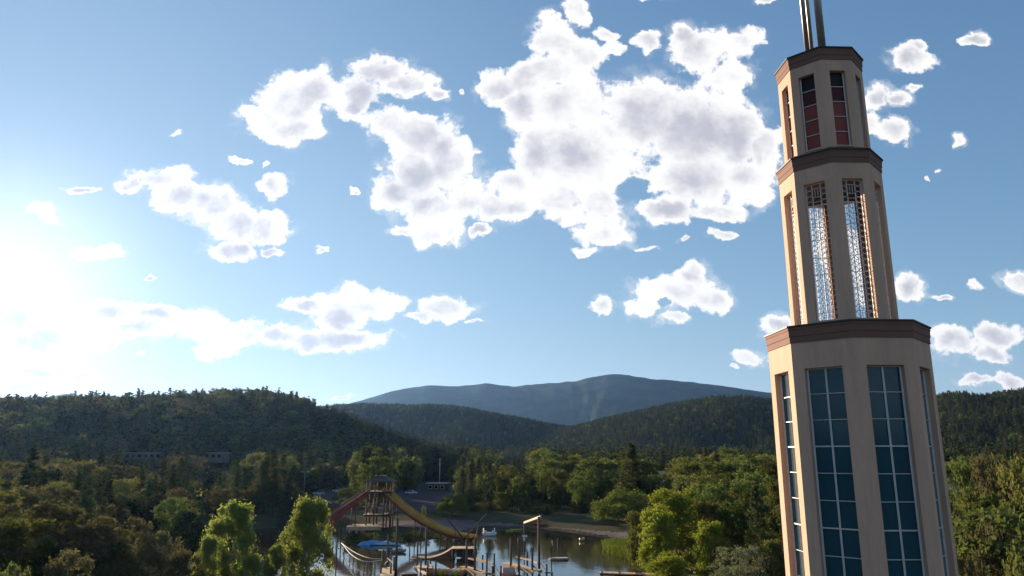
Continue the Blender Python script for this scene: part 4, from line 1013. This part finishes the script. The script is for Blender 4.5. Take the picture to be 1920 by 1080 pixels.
for k, (px, py, lb) in enumerate([(1004, 988.5, 'red canoe pulled up on the far shore, left of the pair'), (1017, 989.5, 'red canoe pulled up on the far shore, right of the pair')]):
    e = craft('canoe', lb, 'canoe', px, py, 2.6, 0.8, 0.4, rk, 0.2 + 0.3 * k, 'red canoes on the far shore', (-.5, .5)); e.location.z = gz1(e.location.x, e.location.y) + 0.02
craft('rowing_boat', 'small dark rowing boat moored by the poles below the blue tarp', 'boat', 746, 1037, 2.9, 1.2, 0.5, gk, 0.25, seat=(-.6, .5))
craft('rowing_boat', 'small red and pink boat near the right shore', 'boat', 1091, 1015, 1.7, 1.0, 0.55, pk, 1.0, seat=(0,))
# white catamaran pedal boat
pb = empty('pedal_boat', tuple(G(917, 1005, -0.08)), 0.1, 'white twin-hulled pedal boat on the open water', 'boat')
for y in (-0.65, 0.65): hull(3.1, 0.7, 0.6, M['white_paint'], 'hull', pb, (0, y, 0))
MB().box((0, 0, 0.72), (2.6, 1.5, 0.14)).build('deck', M['white_paint'], pb)
for x in (-0.95, 0.95):
    s_ = MB().box((x, 0, 0.95), (0.55, 1.2, 0.3)).build('seat', M['white_paint'], pb); MB().box((x + (-0.25 if x < 0 else 0.25), 0, 1.35), (0.12, 1.2, 0.6)).build('backrest', M['white_paint'], s_)
# raft with a leaning mast
rf_ = empty('swim_raft', tuple(G(1048, 1050, -0.05)), 0.12, 'long low grey raft with a leaning pole beside the right walkway', 'raft')
planks(rf_, (0, 0), 3.0, 1.2, 0.34, 8, 0.08, M['concrete'])
for y in (-0.45, 0.45): MB().tube([(-1.6, y, 0.15), (1.5, y, 0.15)], 0.2, 10).build('float', gk, rf_, True)
mp = G(1034, 1052, 0) - rf_.location; cyl('mast', (-1.3, 0, 0.2), (-1.1, 0.3, P(1035, 998, rf_.location.y).z), 0.09, M['wood_dark'], rf_); MB().box((-1.1, 0.15, P(1036, 1018, rf_.location.y).z), (0.22, 0.1, 0.9)).build('board', M['white_paint'], rf_)
# rolling drum, inflatable pad, box float
dr = empty('foam_drum', tuple(G(952, 1086, 0)), 0.3, 'large pale pink foam drum under the longest walkway', 'drum')
MB().tube([(-0.9, 0, 0.8), (-0.86, 0, 0.8), (0.86, 0, 0.8), (0.9, 0, 0.8)], [0.72, 0.8, 0.8, 0.72], 24).build('roller', pk, dr, True); cyl('axle', (-1.15, 0, 0.8), (1.15, 0, 0.8), 0.06, M['steel'], dr)
for x in (-1.1, 1.1): cyl('post', (x, 0, -1.5), (x, 0, 1.0), 0.08, M['wood_dark'], dr)
pad = empty('inflatable_pad', tuple(G(838, 1078, -0.1)), -0.25, 'long orange and yellow striped inflatable pad in the water', 'inflatable')
for k in range(7):
    MB().tube([(-2.4 + 0.8 * k, -1.0, 0.42), (-2.4 + 0.8 * k, -0.9, 0.42), (-2.4 + 0.8 * k, 0.9, 0.42), (-2.4 + 0.8 * k, 1.0, 0.42)], [0.28, 0.42, 0.42, 0.28], 14).build('air_chamber', (ok_, pk, yk)[k % 3] if k % 3 else ok_, pad, True)
bf = empty('box_float', tuple(G(768, 1088, -0.1)), 0.05, 'dark brown box-shaped float at the bottom by the small platform', 'float')
MB().box((0, 0, 0.5), (2.1, 1.6, 0.9)).build('crate', M['wood_brown'], bf)
for z in (0.25, 0.75): MB().box((0, -0.83, z), (2.14, 0.05, 0.12)).build('band', M['wood_dark'], bf)
# timber dock at the right
dk = empty('timber_dock', tuple(G(1180, 1079, 0.0)), 0, 'pale timber dock running to the right bank below the reeds', 'dock')
A, B = G(1124, 1073, 0.55) - dk.location, G(1262, 1078, 0.55) - dk.location; d_ = B - A; rzd = math.atan2(d_.y, d_.x); c_ = (A + B) / 2
planks(dk, (c_.x, c_.y), d_.length, 1.5, 0.55, 24, 0.1, M['wood_raw'], 'y', rzd)
for f in (0.03, 0.27, 0.5, 0.74):
    q = A.lerp(B, f)
    for s_ in (-0.65, 0.65): cyl('pile', (q.x, q.y + s_, -1.5), (q.x, q.y + s_, 0.75), 0.11, M['wood_dark'], dk)
MB().bar(A + Vector((0, -0.78, -0.2)), B + Vector((0, -0.78, -0.2)), 0.08, 0.25).build('beam', M['wood_dark'], dk)
# hanging lines of the rope slide and lone mooring posts
for k, (label, pts) in enumerate([('upper slack white line hung over the water at the left', [(640,1018,146),(662,1034,132),(690,1046,124),(718,1048,122)]), ('lower slack white line hung over the water at the left', [(642,1020,146),(660,1041,126),(686,1053,119),(718,1050,121)])]):
    p0 = P(*pts[0]); e = tag(MB().tube([q - p0 for q in catmull([P(*q) for q in pts], 20)], 0.055, 6).build('slack_line', M['rope'], None, True), label, 'rope', 'slack lines over the water'); e.location = p0
for k, (px, top, bot) in enumerate([(716, 1033, 1045), (630, 1010, 1060), (768, 1020, 1038), (1046, 1010, 1030)]):
    lb = ['short post with a white cap below the blue tarp', 'lone mooring post at the left edge of the water', 'thin mooring post between the tarp and the launch ramp', 'lone thin post behind the swim raft'][k]
    g_ = G(px, bot, 0); e = empty('mooring_post', tuple(g_), 0, lb, 'post'); t = P(px, top, g_.y).z
    cyl('post', (0, 0, -1.5), (0, 0, t), 0.1, M['wood_dark'], e)
    MB().box((0, 0, t + 0.1), (1.3, 0.5, 0.2) if k == 0 else (0.22, 0.22, 0.12)).build('cap', M['white_paint'] if k == 0 else M['wood_dark'], e)
# blue tarpaulin on the bank
ta, tb = P(652, 1018, 142), P(744, 1018, 146); nx, ny = 40, 12; vs = []
tw = tb.x - ta.x
ty0 = G(700, 1022, 0.2).y
for i in range(ny):
    for j in range(nx):
        x = ta.x + tw * j / (nx - 1); y = ty0 + 1.0 + 2.2 * i / (ny - 1); e_ = math.sin(math.pi * i / (ny - 1)) ** 0.6 * math.sin(math.pi * j / (nx - 1)) ** 0.4
        vs.append((x, y, gz1(x, y) + 0.08 + e_ * (0.12 + 1.5 * float(fbm(np.array([x * 0.9]), np.array([y * 1.1]), 21, 4)[0] + 0.18))))
q = np.array([(i * nx + j, i * nx + j + 1, (i + 1) * nx + j + 1, (i + 1) * nx + j) for i in range(ny - 1) for j in range(nx - 1)])
v0 = np.array(vs); o0 = v0.mean(0); o0[2] = v0[:, 2].min()
tag(link('tarpaulin', np_mesh('tarpaulin', v0 - o0, q, M['tarp'], smooth=True), loc=tuple(o0)), 'rumpled blue and white tarpaulin spread on the bank under the slide tower', 'tarp')
# reed bed
RPX = [(1130,1026),(1150,1020),(1185,1021),(1222,1034),(1245,1052),(1245,1070),(1205,1058),(1165,1046),(1138,1036)]
rp = np.array([tuple(G(a, b, 0))[:2] for a, b in RPX]); n_ = 26000
xx = rng.uniform(rp[:, 0].min(), rp[:, 0].max(), n_); yy = rng.uniform(rp[:, 1].min(), rp[:, 1].max(), n_); ins = np.zeros(n_, bool)
for i in range(len(rp)):
    ax_, ay_ = rp[i]; bx_, by_ = rp[(i + 1) % len(rp)]; ins ^= ((ay_ > yy) != (by_ > yy)) & (xx < (bx_ - ax_) * (yy - ay_) / (by_ - ay_ + 1e-12) + ax_)
xx, yy = xx[ins], yy[ins]; m_ = len(xx); hh = rng.uniform(0.7, 1.5, m_) * (1 + 0.9 * fbm(xx / 3, yy / 3, 31, 2)); th = rng.uniform(0, 6.28, m_); ln_ = rng.normal(0, 0.18, (m_, 2)); w_ = 0.05
V = np.stack([np.stack([xx - w_ * np.cos(th), yy - w_ * np.sin(th), 0 * xx - 0.1], 1), np.stack([xx + w_ * np.cos(th), yy + w_ * np.sin(th), 0 * xx - 0.1], 1),
              np.stack([xx + w_ * np.cos(th) * .5 + ln_[:, 0] * hh * .5, yy + w_ * np.sin(th) * .5 + ln_[:, 1] * hh * .5, hh * .6], 1), np.stack([xx + ln_[:, 0] * hh, yy + ln_[:, 1] * hh, hh], 1)], 1).reshape(-1, 3)
tag(link('reed_bed', np_mesh('reed_bed', V, np.arange(m_ * 4).reshape(-1, 4), L['reed'])), 'green reed bed jutting into the lake from the right bank', 'reeds', kind='stuff')

# ------------------------------------------------------------------ cars, lamps, buildings
CARPAINT = {}
def paint(n, c): CARPAINT[n] = gloss('paint_' + n, c, 0.25, 0.5, 0.6); return CARPAINT[n]
def car(kind, pm, loc, rz, label):
    e = empty('parked_car', loc, rz, label, 'car', 'cars in the car park')
    if kind == 'sedan': body = [(-2.2, .55, .80), (-2.1, .35, .92), (-1.3, .28, .95), (1.0, .28, .92), (2.0, .30, .78), (2.2, .45, .68)]; cab = [(-1.6, .93), (-0.9, 1.40), (0.35, 1.42), (1.05, .92)]
    elif kind == 'van': body = [(-2.3, .5, 1.05), (-2.25, .35, 1.15), (-1.3, .3, 1.15), (1.2, .3, 1.12), (2.0, .32, 1.0), (2.25, .5, .8)]; cab = [(-2.2, 1.14), (-2.0, 1.95), (0.7, 1.95), (1.45, 1.1)]
    else: body = [(-2.3, .6, 1.0), (-2.2, .42, 1.05), (-1.3, .35, 1.05), (1.0, .35, 1.05), (2.1, .4, .95), (2.3, .55, .8)]; cab = [(-2.05, 1.04), (-1.7, 1.68), (0.35, 1.70), (1.1, 1.04)]
    secs = []
    for x, zl, zh in body: w = 0.88 if abs(x) < 2 else 0.78; secs.append([(x, -w * .96, zl), (x, w * .96, zl), (x, w, (zl + zh) / 2), (x, w * .93, zh), (x, -w * .93, zh), (x, -w, (zl + zh) / 2)])
    MB().loft(secs).build('body', pm, e)
    (xa, za), (xb, zb), (xc, zc_), (xd, zd_) = cab
    MB().loft([[(xa, -.8, za), (xa, .8, za), (xa + .02, .79, za + .03), (xa + .02, -.79, za + .03)], [(xb, -.8, za), (xb, .8, za), (xb, .64, zb), (xb, -.64, zb)], [(xc, -.8, zd_), (xc, .8, zd_), (xc, .64, zc_), (xc, -.64, zc_)], [(xd, -.8, zd_), (xd, .8, zd_), (xd - .02, .79, zd_ + .03), (xd - .02, -.79, zd_ + .03)]]).build('window', M['glass_dark'], e)
    MB().box(((xb + xc) / 2, 0, zb + .015), (xc - xb + .05, 1.3, .05)).build('roof', pm, e)
    for x in (-1.35, 1.35):
        for y in (-.82, .82):
            w = MB().lathe([(.20, -.1), (.33, -.1), (.34, 0), (.33, .1), (.20, .1)], 16).build('wheel', M['tyre'], e, True, (x, y, .34)); w.rotation_euler = (R(90), 0, 0)
            MB().lathe([(.0, -.07), (.2, -.09), (.2, .09), (.0, .07)], 12).build('rim', M['rim'], w)
    for y in (-.6, .6): MB().box((2.19, y, .68), (.1, .3, .13)).build('headlight', M['lamp_glass'], e); MB().box((-2.2, y, .78), (.08, .25, .14)).build('tail_light', rk, e)
    return e
for k, (kind, cn, col, px, py, rz, lb) in enumerate([
    ('van', 'white', (0.70, 0.70, 0.70), 590, 917, 1.4, 'white van parked beside the left car park lamp'),
    ('sedan', 'pale_blue', (0.42, 0.55, 0.62), 598, 927, 0.1, 'pale blue car at the left of the car park row'),
    ('suv', 'black', (0.03, 0.03, 0.035), 612, 922, 0.5, 'black car in the middle of the car park'),
    ('sedan', 'gold', (0.42, 0.36, 0.16), 620, 918, 0.2, 'dull gold car behind the black car'),
    ('sedan', 'silver', (0.50, 0.55, 0.56), 633, 922, 0.3, 'silver car at the right end of the left row'),
    ('suv', 'teal', (0.06, 0.22, 0.25), 636, 916, 0.2, 'dark teal car behind the silver car'),
    ('sedan', 'ice', (0.62, 0.70, 0.76), 771, 926, -0.1, 'ice-white car parked alone right of the slide tower')]):
    h_ = G(px, py, 2.3); h_.z = gz1(h_.x, h_.y) + 0.20; car(kind, paint(cn, col), tuple(h_), rz, lb)
def lamp(px, top, d, label):
    w = P(px, top, d); z0 = gz1(w.x, w.y); e = empty('lamp_post', (w.x, w.y, z0), 0, label, 'street lamp'); h = w.z - z0
    MB().tube([(0, 0, -0.3), (0, 0, h)], [0.16, 0.10], 10).build('pole', M['concrete'], e, True)
    MB().box((0, 0, h), (2.6, 0.1, 0.1)).build('arm', M['concrete'], e)
    for x in (-1.15, 1.15):
        b = MB().lathe([(0, .32), (.35, .26), (.42, .05), (.30, -.06)], 14, c=(x, 0, h)).build('lamp_head', M['white_paint'], e, True); MB().lathe([(0, -.12), (.24, -.10), (.29, -.055), (0, -.055)], 14, c=(x, 0, h)).build('lens', M['lamp_glass'], b, True)
lamp(572, 885, 305, 'twin-headed lamp post at the left end of the car park'); lamp(681, 884, 310, 'twin-headed lamp post just left of the slide tower roof')
lamp(383, 887, 330, 'lamp post on the dim slope below the long building')
# utility pole
w = P(825, 860, 380); e = empty('utility_pole', (w.x, w.y, gz1(w.x, w.y)), 0.2, 'pale utility pole among the trees behind the car park', 'pole'); h = w.z - e.location.z
MB().tube([(0, 0, -.3), (0, 0, h)], [.22, .15], 8).build('pole', M['wall_pale'], e, True); MB().box((0, 0, h - .7), (2.2, .14, .16)).build('crossarm', M['wood_brown'], e)
def house(nm, label, cat, x, y, z, Lx, Ly, H_, rz, wallm, roofm, nwin, pitch=0.0, frame='white_paint'):
    e = empty(nm, (x, y, z), rz, label, cat)
    MB().box((0, 0, H_ / 2 - 0.6), (Lx, Ly, H_ + 1.2)).build('wall', wallm, e)
    if pitch: b = MB().add([(-Lx/2-.6, -Ly/2-.6, H_+.003), (Lx/2+.6, -Ly/2-.6, H_+.003), (Lx/2+.6, Ly/2+.6, H_+.003), (-Lx/2-.6, Ly/2+.6, H_+.003), (-Lx/2-.6, 0, H_+pitch), (Lx/2+.6, 0, H_+pitch)], [(0,1,5,4),(2,3,4,5),(0,4,3),(1,2,5),(3,2,1,0)])
    else: b = MB().box((0, 0, H_ + 0.2), (Lx + 1.4, Ly + 1.4, 0.4))
    b.build('roof', roofm, e)
    for k in range(nwin):
        t = -Lx / 2 + Lx * (k + 0.5) / nwin
        f = MB().box((t, -Ly / 2 - 0.03, H_ * 0.58), (Lx / nwin * 0.62, 0.1, H_ * 0.48)).build('window', M[frame], e); MB().box((t, -Ly / 2 - 0.09, H_ * 0.58), (Lx / nwin * 0.52, 0.05, H_ * 0.40)).build('pane', M['glass_dark'], f)
    return e
h1 = hit(332, 863, 200, 900); wL = (P(424, 860, h1.y).x - P(242, 860, h1.y).x)
h1.z = max(gz1(h1.x + k * wL / 2, h1.y - 7) for k in (-1, -.5, 0, .5, 1)) - 0.4
house('hillside_lodge', 'long low flat-roofed lodge half hidden on the left hillside', 'building', h1.x, h1.y, h1.z, wL, 10, 3.6, 0.0, M['wall_tan'], M['roof_pale'], 16, frame='wood_brown')
h2 = P(822, 905, 330); house('lakeside_shed', 'low shed with a pale metal roof in the trees behind the car park', 'building', h2.x, h2.y, gz1(h2.x, h2.y), 8.0, 6, 3.2, -0.2, M['wood_brown'], M['roof_pale'], 3)
h3 = hit(1239, 892, 150, 900); h3 = P(1239, 890, 330); house('pink_roofed_house', 'small house with a pink roof glimpsed between round trees', 'house', h3.x, h3.y, h3.z - 3.6, 7, 6, 3.6, 0.2, M['wall_pale'], M['roof_pink'], 2, 1.6)
for k, (px, py, d, lb) in enumerate([(960, 852, 620, 'small white-roofed house far off in the valley woods'), (975, 856, 560, 'tiny pale house right of the white-roofed one in the woods')]):
    q = P(px, py, d); house('far_house', lb, 'house', q.x, q.y, gz1(q.x, q.y), 10 - 3 * k, 7, 3.2, 0.3, M['wall_tan'], M['roof_pale'], 3, 1.6)
q = P(1790, 925, 120); house('pale_building', 'pale building half hidden behind the shaded trees right of the tower', 'building', q.x, q.y, gz1(q.x, q.y), 9, 8, 11, -0.5, M['wall_pale'], M['shingle'], 4, 2.0)

# ------------------------------------------------------------------ haze over the whole valley
hz = MB().box((0, 0, 350), (27000, 27000, 2 * 354.0)).build('haze', [])
hm = bpy.data.materials.new('haze'); hm.use_nodes = True; ht = hm.node_tree; ht.nodes.clear(); hb = NB(ht)
pv = hb.node('ShaderNodeVolumePrincipled'); pv.inputs['Color'].default_value = (0.26, 0.50, 1.0, 1); pv.inputs['Density'].default_value = 2.3e-5; pv.inputs['Anisotropy'].default_value = 0.56
ho = hb.node('ShaderNodeOutputMaterial'); ht.links.new(pv.outputs[0], ho.inputs['Volume']); hz.data.materials.append(hm)
tag(hz, 'thin pale haze filling the valley air', 'haze', kind='stuff')
